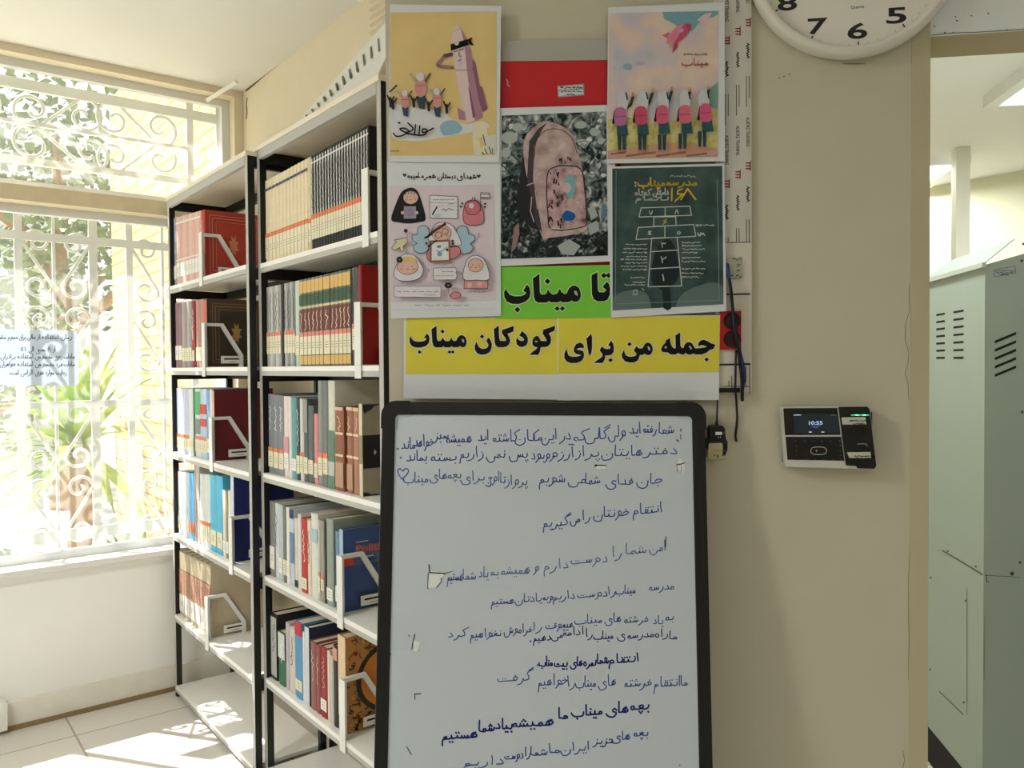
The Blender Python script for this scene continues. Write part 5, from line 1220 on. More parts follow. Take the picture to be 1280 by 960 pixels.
scribble(a, 502, 642, 328, 10, 4, K(60, 56, 60), 4); write(a, 'میناب', 490, 642, 392, 40, 6, K(190, 84, 84))
for i, (x, hx, hy, px0, py0, lx, ly, pm) in enumerate(((128, 197, 570, 85, 650, 105, 905, K(190, 112, 164)), (250, 313, 550, 208, 645, 226, 906, K(206, 84, 112)), (372, 428, 540, 335, 640, 344, 908, K(216, 100, 130)), (502, 537, 545, 470, 640, 466, 902, K(222, 112, 134)), (614, 648, 535, 592, 632, 582, 890, K(214, 98, 134)))):
    a.line([(px0 + 62, py0 + 10), (hx - 14, hy + 60), (hx, hy + 12)], 16, K(44, 70, 76)); a.ell((hx, hy), 9, 15, K(206, 160, 130))
    a.line([(px0 + 6, py0 + 20), (px0 - 6, py0 + 90)], 15, K(34, 40, 46)); a.ell((px0 - 6, py0 + 120), 7, 12, K(196, 150, 120)); a.up()
    a.poly([(px0 + 14, py0 + 30), (px0 + 64, py0 + 30), (px0 + 84, py0 + 165), (px0 + 16, py0 + 168)], K(54, 88, 98))
    for q in (0, 28): a.poly([(lx + q, ly - 96), (lx + q + 23, ly - 96), (lx + q + 20, ly), (lx + q + 4, ly)], K(46, 72, 86), lift=False)
    a.up(); a.ell((lx + 10, ly + 2), 13, 6, K(196, 130, 126), lift=False); a.ell((lx + 40, ly + 2), 13, 6, K(196, 130, 126)); 
    a.poly([(x - 28, 610), (x - 24, 568), (x, 546), (x + 28, 560), (x + 38, 610), (x + 30, 660), (x - 20, 650)], K(206, 208, 214), smooth=2); a.line([(x + 26, 560), (x + 34, 600)], 8, K(56, 50, 54)); a.up()
    a.poly([(px0, py0 + 40), (px0 + 8, py0 + 6), (px0 + 36, py0 - 4), (px0 + 64, py0 + 6), (px0 + 72, py0 + 50), (px0 + 70, py0 + 98), (px0 + 36, py0 + 108), (px0 + 4, py0 + 98)], pm, smooth=2); a.line([(px0 + 8, py0 + 55), (px0 + 66, py0 + 52)], 4, K(160, 66, 92)); a.up()
a.build('print', t)

# red board behind the posters, with its inventory sticker
rb = thing('red_board', WALLA.hit(694, 330), 'red board with a grey top rail and a small sticker, half covered by posters', 'notice board')
mb = MB(); mb.prism([WALLA.hit(x, y, .0) for x, y in ((612, 79), (775, 77), (775, 335), (612, 337))], WALLA.N * .009, mat(rgb(196, 22, 30), .45, var=.03, scale=8)); mb.build('panel', rb)
mb = MB(); mb.prism([WALLA.hit(x, y, .0) for x, y in ((612, 54), (775, 51), (775, 77.3), (612, 79.3))], WALLA.N * .0105, mat(rgb(176, 174, 164), .6, var=.03, scale=14)); mb.build('top_rail', rb)
pl = WALLA.shift(.009)
mb = MB(); mb.prism([pl.hit(*q) for q in ((697, 107.5), (730, 105), (730.5, 119), (697.5, 121.5))], pl.N * .0005, M_pap); st = mb.build('sticker', rb)
a = Art(pl, .0008); scribble(a, 700, 728, 109.5, 2.2, 1.0, BLK, 4); a.line([(698.5, 113.3), (729, 111)], .7, BLK); scribble(a, 700, 728, 114.5, 1.8, .8, BLK, 5); scribble(a, 708, 718, 118.6, 2, 1.0, BLK, 1); a.line([(698, 108.2), (729.5, 105.8), (730, 118.4), (698, 120.8)], .5, BLK, closed=True); a.build('sticker_print', st)
a = Art(pl, .0004); a.line([(633, 99), (635, 103), (634, 106), (637, 108)], 1.4, K(226, 176, 176)); a.build('scuff', rb)

# ================================================================== TRUNKING, SOCKETS AND CABLES
def pxbox(mb, pl, pts, d0, d1, m):
    """prism whose front outline (at d1 before the plane) follows the given pixels"""
    f = [pl.hit(x, y, d1) for x, y in pts]
    mb.prism(f, -pl.N * (d1 - d0), m)
tk = thing('cable_trunking', WALLA.hit(921, 490), 'tall cream cable trunking with printed film between the posters and the clock wall', 'cable trunking')
M_trk = mat(rgb(214, 208, 194), .5, var=.02, scale=20)
u0, u1 = WALLA.uv(893, 300)[0], WALLA.uv(938, 300)[0]
zb = WALLA.uv(920, 490)[1]
mb = MB(); mb.prism([WALLA.P(u0, zb, 0), WALLA.P(u1, zb, 0), WALLA.P(u1, H_CEIL - .005, 0), WALLA.P(u0, H_CEIL - .005, 0)], WALLA.N * .009, M_trk); mb.build('duct', tk)
TK = WALLA.shift(.009)
mb = MB(); mb.prism([TK.hit(*q) for q in ((896, -60), (937.5, -61), (937.5, 303), (896, 304))], TK.N * .0006, mat(rgb(208, 205, 196), .3, var=.02, scale=20)); fl = mb.build('protective_film', tk)
a = Art(TK, .0009); FR = mat(rgb(150, 34, 34), .6, var=0)
for cx, dy in ((908.3, 0), (922, -11.5), (934.6, -22.5)):
    for k in range(-1, 2):
        o = dy + k * 179
        if -60 < o + 206 and o + 170 < 300:
            latin(a, 'ALBORZ TRAINING', cx - 2.2, cx - 2.2 + 37, o + 169, o + 169 - 4.6, INK, PI / 2, .014)
        if o + 230 < 300:
            for s in (-2.2, 0, 2.2): a.line([(cx - 2.2, o + 230 + s * 1.6), (cx + 2.6, o + 230 + s * 1.6)], 1.6, FR)
            a.line([(cx + 3, o + 226), (cx + 3, o + 235)], 1.4, FR); a.line([(cx + 4, o + 224), (cx + 2.4, o + 226)], 1.0, FR)
        if o + 277 < 302:
            yy = o + 256
            a.line([(cx + (1.4 if i % 2 else -1.2) * (.6 + .4 * ((i * 7) % 3)), yy + i * 1.55) for i in range(13)], 1.3, INK)
        for s, ln in ((-1.6, 38), (1.8, 27)):
            ya, yb = o + 297, min(o + 297 + ln, 301.5)
            if ya < 300: a.line([(cx + s, ya), (cx + s, yb)], .9, INK)
a.line([(896, 303.4), (938, 302.6)], .8, INK); a.build('printed_lettering', fl)
SEAM = mat(rgb(40, 38, 34), .8, var=0)
mb = MB(); pxbox(mb, TK, [(894, 367.2), (937.5, 366.6), (937.5, 368.4), (894, 369)], 0, .0008, SEAM); mb.build('seam', tk)
mb = MB(); pxbox(mb, TK, [(899, 322.5), (926.5, 322), (926.5, 347.5), (899, 348)], 0, .004, mat(rgb(168, 172, 148), .5, var=.04, scale=60)); fp = mb.build('data_socket', tk)
a = Art(TK, .0043)
for q in ((921, 325.5), (922, 333), (922, 339), (921, 345), (914, 345), (925, 323.5), (925, 346.5), (917, 324)): a.line([(q[0] - 1.4, q[1]), (q[0] + 1.4, q[1] - .4)], 1.1, SEAM)
a.line([(920, 331), (926, 331)], .5, SEAM); a.line([(920, 338), (926, 338)], .5, SEAM); a.build('port_marks', fp)
mb = MB(); pxbox(mb, TK, [(928.6, 324), (930, 324), (930, 332), (928.6, 332)], 0, .0012, M_wlab); mb.build('tag', tk)
mb = MB(); pxbox(mb, TK, [(900, 389), (926.6, 388.6), (926.6, 436.6), (900, 437)], 0, .0045, mat(rgb(176, 18, 28), .35, var=.02)); rs = mb.build('red_socket', tk)
mb = MB(); M_hole = mat(rgb(48, 8, 10), .5, var=0)
for y in (401, 424):
    c = TK.hit(915, y, .0045); mb.lathe([(.0, .0002), (.011, .0002), (.0145, .0012), (.0165, .0012), (.0165, .0)], c, TK.N, M_hole, 24)
mb.build('socket_wells', rs)
mb = MB(); pxbox(mb, TK, [(894, 455), (938, 454), (938, 456), (894, 457)], 0, .001, SEAM); mb.build('seam', tk)
a = Art(TK, .0006)
for x, y0_, y1_ in ((911, 476, 483), (914.5, 470, 484), (932.3, 458, 484), (937, 457, 492)): a.line([(x, y0_), (x, y1_)], .9, SEAM)
a.line([(905, 482.6), (938, 483)], .6, SEAM); a.build('rail_lines', tk)
mb = MB(); pxbox(mb, TK, [(893, 485.2), (925, 484.8), (925, 490.5), (893, 491)], 0, .0045, M_black); mb.build('black_clip', tk)
def cable(name, pts, r, m, label):
    P = [WALLA.hit(x, y, d) for x, y, d in pts]
    P = [Vector(p) for p in spline([tuple(p) for p in P], 5)]
    mb = MB(); mb.tube(P, r, m, 8); return tag(mb.build(name, origin=P[0], smooth=True), label, 'cable')
M_blu = mat(rgb(34, 50, 104), .45, var=.03); M_blk2 = mat(rgb(14, 14, 16), .5, var=0)
cable('network_cable', [(909, 330, .015), (911, 345, .02), (914, 365, .018), (916, 388, .017), (919, 412, .018), (924, 436, .016), (929, 458, .015), (930, 474, .0145), (928, 488, .0142), (928, 501, .008)], .0032, M_blu, 'blue network cable running down from the data socket past the red socket')
cable('network_cable', [(912, 350, .026), (916, 384, .024), (919, 404, .024), (922, 430, .022), (925, 456, .0145), (927, 476, .021), (927.5, 500, .014)], .0026, M_blk2, 'thin dark network cable hanging in front of the red socket')
cable('black_cable', [(920, 438, .0185), (919.6, 460, .0185), (919.2, 486, .0185), (920.5, 502, .008), (921.5, 525, .004), (919.5, 545, .004), (921, 552, .004)], .0022, M_blk2, 'black cord hanging below the red socket behind the clip')
# power adapter with a beige plug, hanging on its wire
ad = thing('power_adapter', WALLA.hit(896, 575), 'black power adapter with a beige plug hanging beside the whiteboard', 'power adapter')
mb = MB(); mb.tube([WALLA.hit(896.8, 494, .008), WALLA.hit(896.6, 512, .012), WALLA.hit(896, 528, .014)], .0016, M_blk2, 8); mb.build('wire', ad, smooth=True)
mb = MB(); mb.tube([WALLA.hit(896, 526, .014), WALLA.hit(895.8, 534, .014)], [.0022, .0034], M_blk2, 8); mb.build('strain_relief', ad)
mb = MB(); pxbox(mb, WALLA, [(890, 532.5), (903, 532), (906, 535), (907.5, 549), (888, 550), (888, 536)], .001, .03, M_blk2); bd = mb.build('body', ad, bevel=.002)
a = Art(WALLA, .0304); a.rect(889.8, 538.2, 898, 542, M_wlab); a.rect(899, 538.6, 901, 541, mat(rgb(90, 90, 92), .6, var=0)); a.line([(893.5, 544), (893.5, 545.5)], .6, M_wlab); a.line([(896, 544), (896, 545.5)], .6, M_wlab); a.build('rating_label', bd)
mb = MB(); pxbox(mb, WALLA, [(886, 549), (907, 548), (909.5, 552), (909.5, 562), (906, 570), (904.5, 568), (904.8, 553.5), (886, 554), (885.5, 562), (883.2, 561), (883.4, 552)], .001, .031, M_blk2); mb.build('cradle', ad)
mb = MB(); pxbox(mb, WALLA, [(886.2, 554.2), (902.6, 553.8), (903.4, 556), (903.2, 571), (901.5, 573.6), (887, 573.8), (884.8, 571), (885.6, 560)], .001, .034, mat(rgb(186, 174, 134), .5, var=.03)); pg = mb.build('plug', ad, bevel=.002)
a = Art(WALLA, .0344); 
for p in ([(887.5, 567.5), (888.8, 566.4)], [(892.3, 566), (892.3, 569.4)], [(897, 567), (898.4, 566.4)]): a.line(p, 1.3, SEAM)
a.line([(887, 561.2), (901.5, 561)], .6, mat(rgb(130, 120, 90), .6, var=0)); a.line([(886.5, 572), (902, 571.6)], .6, mat(rgb(130, 120, 90), .6, var=0)); a.build('plug_marks', pg)

# ================================================================== TIME CLOCK TERMINAL
dv_ = thing('attendance_terminal', WALLB.hit(1036, 585), 'black and silver attendance terminal with a small lit screen on the wall below the clock', 'attendance terminal')
M_sil = mat(rgb(206, 206, 196), .35, var=.01); M_gls = mat(rgb(8, 8, 10), .12, var=0, spec=.5)
DV = [(977, 509), (1047.5, 508.6), (1052, 545), (1056.5, 577), (1057, 583.5), (982, 583), (979.5, 545)]
mb = MB(); pxbox(mb, WALLB, [(977, 508.8), (1084, 508), (1087.5, 512), (1096, 582), (1093.5, 587), (1071, 586), (982, 583.4)], .012, .034, M_sil); mb.build('housing', dv_, bevel=.001)
mb = MB(); pxbox(mb, WALLB, [(978.5, 515), (1090, 515), (1091, 580), (979, 578)], .0, .0118, M_black); mb.build('wall_plate', dv_)
T0 = .034
mb = MB(); pxbox(mb, WALLB, [(979.2, 510.4), (1046.6, 510), (1050.6, 543.6), (981.4, 543.8)], T0, T0 + .001, M_gls); sc_ = mb.build('screen', dv_)
M_lcd = emit_mat((.19, .22, .23), .55); M_lit = emit_mat((.8, .9, 1.0), .75)
a = Art(WALLB, T0 + .0013); a.poly([(987.3, 516), (1040.6, 516), (1043.2, 539.6), (988.3, 539.2)], M_lcd); latin(a, '10:55', 1006, 1022.6, 529.2, 524.8, M_lit, 0, .01)
a.line([(1009, 531), (1019.5, 531)], .8, emit_mat((.35, .5, .8), .6)); a.line([(1011, 532.6), (1017, 532.6)], .6, emit_mat((.35, .5, .8), .6)); a.line([(987.8, 517.4), (996, 517.4)], .9, M_lit); a.line([(1033, 517.6), (1039, 517.6)], .6, emit_mat((.5, .55, .55), .5)); a.line([(1006.4, 538.2), (1009, 538.2)], 1.2, M_lit); a.line([(1021.6, 538.2), (1024.4, 538.2)], 1.0, M_lit); a.build('display', sc_)
mb = MB(); pxbox(mb, WALLB, [(982, 546), (1051.4, 546), (1055.4, 576), (984.4, 574.6)], T0, T0 + .001, M_gls); kp = mb.build('keypad', dv_)
KEY = mat(rgb(92, 94, 90), .5, var=0)
a = Art(WALLB, T0 + .0013)
for i in range(6): a.ell((990 + i * 10.7, 549.2), .9, .7, KEY, lift=False); a.ell((992 + i * 10.8, 572), .9, .7, KEY, lift=False)
for y in (555, 561, 566.5): a.ell((991, y), .9, .7, KEY, lift=False); a.ell((1044.4, y), .8, .6, KEY, lift=False)
a.line([(1018 + 9.6 * (abs(math.cos(t)) ** .6) * (1 if math.cos(t) > 0 else -1), 561 + 4.6 * (abs(math.sin(t)) ** .8) * (1 if math.sin(t) > 0 else -1)) for t in [k * PI / 16 for k in range(32)]], .7, M_sil, closed=True); a.line([(1014.4, 561.4), (1015.6, 560.4), (1015.6, 562)], .6, M_sil); a.build('keypad_marks', kp)
mb = MB(); pxbox(mb, WALLB, [(1048.2, 508.6), (1084, 508.2), (1087, 511.8), (1095.4, 582), (1093, 586), (1072, 585.4), (1070, 582.4), (1057.4, 581.6)], T0, T0 + .0022, M_gls); rd = mb.build('reader', dv_)
a = Art(WALLB, T0 + .0025); a.line([(1058, 517.4), (1078.6, 517.4)], 1.6, emit_mat((.15, .75, .5), 1.2)); a.line([(1063, 517.4), (1066, 517.4)], 1.7, emit_mat((.6, 1, .85), 1.6)); a.line([(1072, 517.4), (1075, 517.4)], 1.7, emit_mat((.6, 1, .85), 1.6)); a.build('status_light', rd)
a = Art(WALLB, T0 + .0025); a.line([(1065.4, 552.8), (1075.4, 552.6), (1077, 555)], .8, mat(rgb(170, 172, 170), .3, var=0), smooth=2); a.build('card_symbol', rd)
for q, lines in (([(1051.8, 521.8), (1081.8, 521.2), (1083, 530.6), (1053, 530.6)], ((1055, 1080, 524.2), (1060, 1074, 528))), ([(1058.6, 565.4), (1088, 565), (1089.2, 573), (1061.6, 572.4)], ((1062, 1085, 567.4), (1064, 1084, 570)))):
    mb = MB(); pxbox(mb, WALLB, q, T0 + .0022, T0 + .0026, mat(rgb(196, 196, 178), .6, var=.02)); s_ = mb.build('asset_sticker', rd)
    a = Art(WALLB, T0 + .0029)
    for xa, xb, y in lines: scribble(a, xa, xb, y, 1.6, .9, BLK, 3)
    a.build('sticker_print', s_)

# ================================================================== WALL CLOCK
cc = WALLB.hit(1067, -59, .03); CU, CVv, CN = WALLB.U, WALLB.V, WALLB.N
CLK = Plane(cc - CN * .03, CU, CVv)
pxm = (WALLB.hit(1068, 40, .03) - WALLB.hit(1067, 40, .03)).length
R_ = 134 * pxm
ck = thing('wall_clock', cc - CN * .03, 'round white wall clock with bold black numerals, cut off by the top of the frame', 'clock')
M_rim = mat(rgb(226, 222, 210), .3, var=.01); M_dial = mat(rgb(238, 234, 224), .6, var=.01)
mb = MB(); mb.lathe([(R_ - .004, 0), (R_, .012), (R_ - .001, .03), (R_ - .008, .04), (R_ - .016, .038), (R_ - .021, .026), (R_ - .022, .018)], cc - CN * .03, CN, M_rim, 72); mb.build('rim', ck, smooth=True)
mb = MB(); mb.lathe([(R_ - .021, .0), (R_ - .021, .019), (0, .019)], cc - CN * .03, CN, M_dial, 72); dl = mb.build('dial', ck)
a = Art(CLK, .0196); tick = 116 * pxm; rot4 = math.radians(4)
for k in range(60):
    an = -PI / 2 + rot4 + k * PI / 30; r0, r1 = (tick - .0035, tick + .0035) if k % 5 == 0 else (tick - .0015, tick + .002)
    a.line([(r0 * math.cos(an), r0 * math.sin(an)), (r1 * math.cos(an), r1 * math.sin(an))], .0024 if k % 5 == 0 else .0006, INK if k % 5 == 0 else mat(rgb(150, 146, 136), .6, var=0), raw=True)
for hnum in range(1, 13):
    an = PI / 2 - hnum * PI / 6 + rot4; rr = 99 * pxm; x, y = rr * math.cos(an), rr * math.sin(an); w, h_ = (12.5 if hnum < 10 else 19) * pxm, 10.5 * pxm
    if hnum == 1: w = 4 * pxm
    b = Art(CLK, .0196); latin(b, str(hnum), x - w, x + w, y - h_, y + h_, INK, 0.0, .02, raw=True); b.build('numeral', dl)
a.build('minute_marks', dl)
a = Art(CLK, .0196); latin(a, 'Quartz', 7 * pxm - 8.5 * pxm, 7 * pxm + 8.5 * pxm, -70 * pxm, -65.5 * pxm, INK, 0.0, 0.0, raw=True); a.build('lettering', dl)
for L_, w, an in ((.085, .007, PI / 2 - (10 + 55 / 60) * PI / 6 + rot4), (.13, .005, PI / 2 - 55 * PI / 30 + rot4)):
    mb = MB(); d = CU * math.cos(an) + CVv * math.sin(an); s_ = CN.cross(d) * w / 2; b = cc - CN * .008 + CN * (.004 if L_ > .1 else 0)
    mb.prism([b - d * .02 - s_, b + d * L_ - s_ * .5, b + d * L_ + s_ * .5, b - d * .02 + s_], CN * .001, M_black); mb.build('hand', ck)

# ================================================================== WHITEBOARD
TILT = math.radians(7.8)
tp = EYE + ray(680, 503) * (1.50 / ray(680, 503).y)
_ro = math.radians(-.7)
_V0 = Vector((0, math.sin(TILT), math.cos(TILT))); _U0 = Vector((1, 0, 0))
WBP = Plane(tp, _U0 * math.cos(_ro) + _V0 * math.sin(_ro), _V0 * math.cos(_ro) - _U0 * math.sin(_ro))
ul, ur = WBP.uv(478, 506)[0], WBP.uv(881, 506)[0]
WBH = .90
fw, cr = (ur - ul) * .040, .018
wbd = thing('whiteboard', Vector((tp.x, tp.y - .14, 0)), 'black-framed whiteboard on legs covered with blue handwritten Persian lines', 'whiteboard')
def rrect(x0, y0, x1, y1, r, n=5):
    out = []
    for cx, cy, a0 in ((x1 - r, y1 - r, 0), (x0 + r, y1 - r, PI / 2), (x0 + r, y0 + r, PI), (x1 - r, y0 + r, 1.5 * PI)):
        for k in range(n + 1): out.append((cx + r * math.cos(a0 + k * PI / 2 / n), cy + r * math.sin(a0 + k * PI / 2 / n)))
    return out
o = rrect(ul, -WBH, ur, 0, .026); i_ = rrect(ul + fw, -WBH + fw, ur - fw, -fw, .008)
mb = MB(); mb.ring([WBP.P(x, y, 0) for x, y in o], [WBP.P(x, y, 0) for x, y in i_], -WBP.N * .02, M_black)
fr = mb.build('frame', wbd, bevel=.002)
mb = MB()
for k in range(3):
    e = fw * (.22 + .2 * k); r = .02 - .004 * k
    oo = rrect(ul + e, -WBH + e, ur - e, -e, r); ii = rrect(ul + e + .0011, -WBH + e + .0011, ur - e - .0011, -e - .0011, r)
    mb.ring([WBP.P(x, y, .0) for x, y in oo], [WBP.P(x, y, .0) for x, y in ii], WBP.N * .0009, mat(rgb(44, 44, 46), .22, var=0))
mb.build('ridges', fr)
for sx, sy in ((0, 0), (1, 0), (0, 1), (1, 1)):
    def X(v): return ul + v if sx == 0 else ur - v
    def Y(v): return -v if sy == 0 else -WBH + v
    a_, c_ = -.0018, .05
    pts = [(X(a_), Y(c_))] + [(X(a_ + .027 * (1 - math.sin(t))), Y(a_ + .027 * (1 - math.cos(t)))) for t in [PI / 2 * k / 5 for k in range(5, -1, -1)]][::-1][::-1] + [(X(c_), Y(a_)), (X(c_), Y(fw)), (X(fw), Y(fw)), (X(fw), Y(c_))]
    mb = MB(); mb.prism([WBP.P(x, y, .0012) for x, y in pts], -WBP.N * .0235, M_black); mb.build('corner_cap', wbd)
M_wb = mat(rgb(205, 214, 222), .22, var=.015, scale=4, spec=.5)
mb = MB(); mb.prism([WBP.P(x, y, -.003) for x, y in rrect(ul + fw * .8, -WBH + fw * .8, ur - fw * .8, -fw * .8, .006)], -WBP.N * .012, M_wb); pn = mb.build('panel', wbd)
def zfloor(u, d): 
    q = WBP.P(u, 0, d); return -(q.z) / WBP.V.z
for u in (ul + .03, ur - .03):
    v1 = zfloor(u, -.012)
    mb = MB(); mb.tube([WBP.P(u, -WBH + .04, -.03), WBP.P(u, v1 + .012, -.03)], .0115, M_black, 12); lg = mb.build('leg', wbd, smooth=True)
    mb = MB(); q = WBP.P(u, v1, -.03); mb.lathe([(.016, 0), (.016, .022), (.013, .03)], (q.x, q.y, 0), (0, 0, 1), M_black, 12); mb.build('rubber_foot', lg)
INKB = mat(rgb(66, 98, 178), .5, var=.05, scale=80); INKD = mat(rgb(34, 54, 142), .5, var=.05, scale=80); INKL = mat(rgb(92, 118, 182), .5, var=.05, scale=80)
a = Art(WBP, -.0026, .0001)
random.seed(11)
LINES = [
 (14, 1.6, INKB, [('شما', 824.5, 842.5, 541), ('رفته', 805, 820.6, 540), ('اید', 788, 800, 541), ('ولی', 760.5, 782, 545), ('گلی', 731.5, 763, 548), ('که', 717.5, 737, 550), ('در', 699.5, 713, 549), ('این', 677, 695, 549), ('مکان', 644, 677, 550), ('کاشته', 616.5, 650, 551), ('اید', 598, 610, 550), ('همیشه', 558, 589, 552), ('سبز', 541.5, 560, 548), ('خواهد', 518, 541, 557), ('ماند', 502, 518, 560)]),
 (13, 1.6, INKB, [('دفتر', 804, 846, 567), ('هایتان', 752, 803, 568.6), ('پر', 731, 749, 570), ('از', 719, 730, 570), ('آرزو', 687, 718, 571), ('و', 681, 687, 573), ('بود', 665, 680, 573), ('پس', 637, 659.5, 571), ('نمی', 608, 631, 571), ('زاریم', 575, 604, 571), ('بسته', 539, 570, 575), ('بماند', 508, 533, 575)]),
 (13, 1.6, INKB, [('جان', 796, 827.6, 604), ('فدای', 757, 791.5, 605), ('شما', 732, 750, 604), ('می', 710, 731, 603), ('شویم', 674.6, 706, 602)]),
 (12, 1.5, INKL, [('پرواز', 631, 659, 605), ('تا', 626, 632, 603), ('اوج', 607, 623.6, 601), ('برای', 576, 605, 600), ('بچه', 560, 576, 597), ('های', 537, 558, 598), ('میناب', 504, 534, 602)]),
 (13, 1.6, INKB, [('انتقام', 792, 827, 640), ('خونتان', 742.5, 786, 644), ('را', 729, 738, 650), ('می', 713, 724.5, 652), ('گیریم', 679, 714, 656)]),
 (13, 1.4, INKL, [('امن', 812, 832, 688), ('شما', 783, 808, 691), ('را', 766, 777, 696), ('دوست', 714, 759, 702), ('دارم', 680, 710, 710), ('و', 667, 673, 714), ('همیشه', 627, 662, 716), ('به', 614, 622.6, 719), ('یاد', 599, 610, 721), ('شما', 579, 594.5, 724), ('هستیم', 559, 578, 725)]),
 (10, 1.4, INKB, [('مدرسه', 812, 842, 736), ('میناب', 770, 794, 741), ('را', 761, 769, 743), ('دوست', 722, 759, 745), ('داریم', 692, 718, 748), ('و', 686, 691, 750), ('به', 679, 685, 750), ('یادتان', 644, 677, 751), ('هستیم', 614, 642, 754)]),
 (11, 1.4, INKB, [('به', 833, 842, 775), ('یاد', 817, 829, 780), ('فرشته', 781, 810, 777), ('های', 756, 776, 777), ('میناب', 718.6, 752, 778), ('هیچوقت', 682, 716, 784), ('را', 667, 677, 788), ('فراموش', 630, 664, 790), ('نخواهیم', 588, 626, 795), ('کرد', 560, 586, 795)]),
 (10, 1.5, INKD, [('ما', 838, 846, 799), ('راه', 819.5, 835, 796), ('مدرسه', 785, 817, 796), ('ی', 772, 781, 797), ('میناب', 742.5, 766, 798), ('را', 733, 741, 796), ('ادامه', 704, 729, 793), ('می', 689, 703, 797), ('دهیم', 667, 688, 800)]),
 (11, 2.1, INKD, [('انتقام', 762, 798, 827), ('شما', 747, 761, 829), ('نمره', 730, 745, 832), ('های', 713, 728, 832), ('بیت', 693, 709, 833), ('مناب', 674, 690, 832)]),
 (13, 1.5, INKB, [('ما', 852, 859, 857), ('انتقام', 818, 850, 857), ('فرشته', 781, 814, 857), ('های', 748, 770, 856), ('میناب', 720, 744, 858), ('را', 710, 719, 858), ('خواهیم', 673, 709, 855), ('گرفت', 622, 667, 850)]),
 (13, 2.5, INKD, [('بچه', 789, 811.5, 886), ('های', 758, 785, 890), ('میناب', 714.6, 752, 893), ('ما', 698.6, 709, 898), ('همیشه', 640, 692, 906), ('بیاد', 620, 640, 911), ('شما', 599, 617.6, 914), ('هستیم', 552.6, 596, 922)]),
 (11, 1.7, INKB, [('بچه', 793, 810, 920), ('های', 765, 787.6, 924), ('عزیز', 741, 766, 929), ('ایران', 701, 736, 938), ('ما', 687, 698.6, 941), ('شما', 664, 684, 944), ('را', 657, 663, 945), ('دوست', 631, 653.5, 948), ('داریم', 580, 629, 955)]),
]
for size, pen, ink, ws in LINES:
    for w_, xl, xr, y in ws: write(a, w_, xl, xr, y, size, pen * .85, ink, slope=.06 if xr - xl > 20 and y > 620 else .02, jitter=.05)
for q in ((497, 561), (500.5, 572), (663, 802), (672, 832)): a.ell(q, 1.3, 1.3, INKB, lift=False)
a.line([(502, 599), (497.5, 592), (497, 587.5), (500, 586), (503.5, 589), (506, 586), (509.6, 586.6), (510, 590), (507, 594.5), (502, 599)], 1.4, INKL, smooth=3)
a.up(); a.build('handwriting', pn)
a = Art(WBP, -.0026, .0001); DK = mat(rgb(30, 32, 36), .6, var=0); TEAR = mat(rgb(232, 236, 236), .6, var=.01)
for p in ([(744, 582), (757.5, 581), (757, 586), (746, 586)], [(536, 714), (555, 716), (551, 728), (546, 735), (535, 735)], [(517, 800), (525, 804), (522, 815), (516, 814)], [(848, 572), (857, 578), (855, 592), (847, 586)]): a.poly(p, TEAR)
a.line([(757.5, 581.8), (744, 581.6)], 1.2, DK); a.poly([(742.6, 581.8), (746, 579.8), (746, 584)], DK)
for p, w in (([(536, 706), (537, 716), (556, 717)], 1.4), ([(556, 717), (566, 714)], .6), ([(535, 716), (534.4, 736)], 1.0), ([(545, 735), (551, 728), (552, 722)], .8), ([(846, 581), (852, 580), (856, 578.4)], 1.3), ([(847, 583), (847, 590)], .6), ([(852, 582), (852, 590)], .6), ([(518, 793), (515.4, 806), (514.6, 812)], 1.1), ([(510, 794), (512, 796)], .9), ([(518, 868), (518.6, 875)], 1.0), ([(518.6, 868), (526, 867.4)], 1.2), ([(508, 934), (514, 944)], .7), ([(851.5, 536), (851.3, 539)], 1.2), ([(846, 549.6), (848.6, 551.6)], 1.3), ([(851, 543), (851.4, 549)], .9), ([(832.6, 671), (832, 684)], 1.0)): a.line(p, w, DK)
for q in ((489, 638), (490, 660), (488, 818), (850, 957)): a.ell(q, .9, .9, DK, lift=False)
a.build('scuffs', pn)

# ================================================================== GREY CABINET BEYOND THE DOORWAY
pz = at_z(1203, 960, .13)
CB = Vector((math.sin(BY), math.cos(BY), 0)); CA = Vector((math.cos(BY), -math.sin(BY), 0))
SIDE = Plane((pz.x, pz.y, 0), -CB, ZV)            # the long side facing the doorway
SIDE = Plane((pz.x, pz.y, 0), -CB, ZV)
nc = SIDE.hit(1230, 600); nc = Vector((nc.x, nc.y, 0))
def CBP(a, b, z): return nc + CA * a + CB * b + Vector((0, 0, z))
h1 = SIDE.hit(1163, 349).z; DEPTH = 1.15
cab = thing('steel_cabinet', nc, 'large grey-green steel cabinet with black vent slots beyond the doorway', 'cabinet')
M_cab = mat(rgb(154, 167, 158), .5, var=.015, scale=6); M_cab2 = mat(rgb(180, 190, 178), .45, var=.015, scale=6)
h1n = SIDE.hit(1230, 330).z
h1 = (h1 + h1n) / 2
mb = MB(); mb.prism([CBP(0, 0, .13), CBP(.85, 0, .13), CBP(.85, 0, h1 + .05), CBP(.19, 0, h1 + .05), CBP(0, 0, h1 - .004)], CB * DEPTH, M_cab); mb.build('body', cab)
mb = MB(); mb.prism([CBP(.0, .0, 0), CBP(.85, .0, 0), CBP(.85, DEPTH, 0), CBP(0, DEPTH, 0)], ZV * .129, mat(rgb(8, 8, 9), .8, var=0)); mb.build('underside_shadow', cab)  # black block standing in for the shadow under the raised cabinet
bq = [0, .72 * DEPTH]
def lidp(b, k): return CBP(-.006 + .086 * k, b, h1 + .072 * k)
mb = MB()
far = .52
prof = [(-.006, 0), (-.006, 1), (far * .86, 1), (far * .95, .8), (far, .3), (far + .01, 0)]
mb.prism([lidp(b, k) for b, k in prof], CA * .004, M_cab)
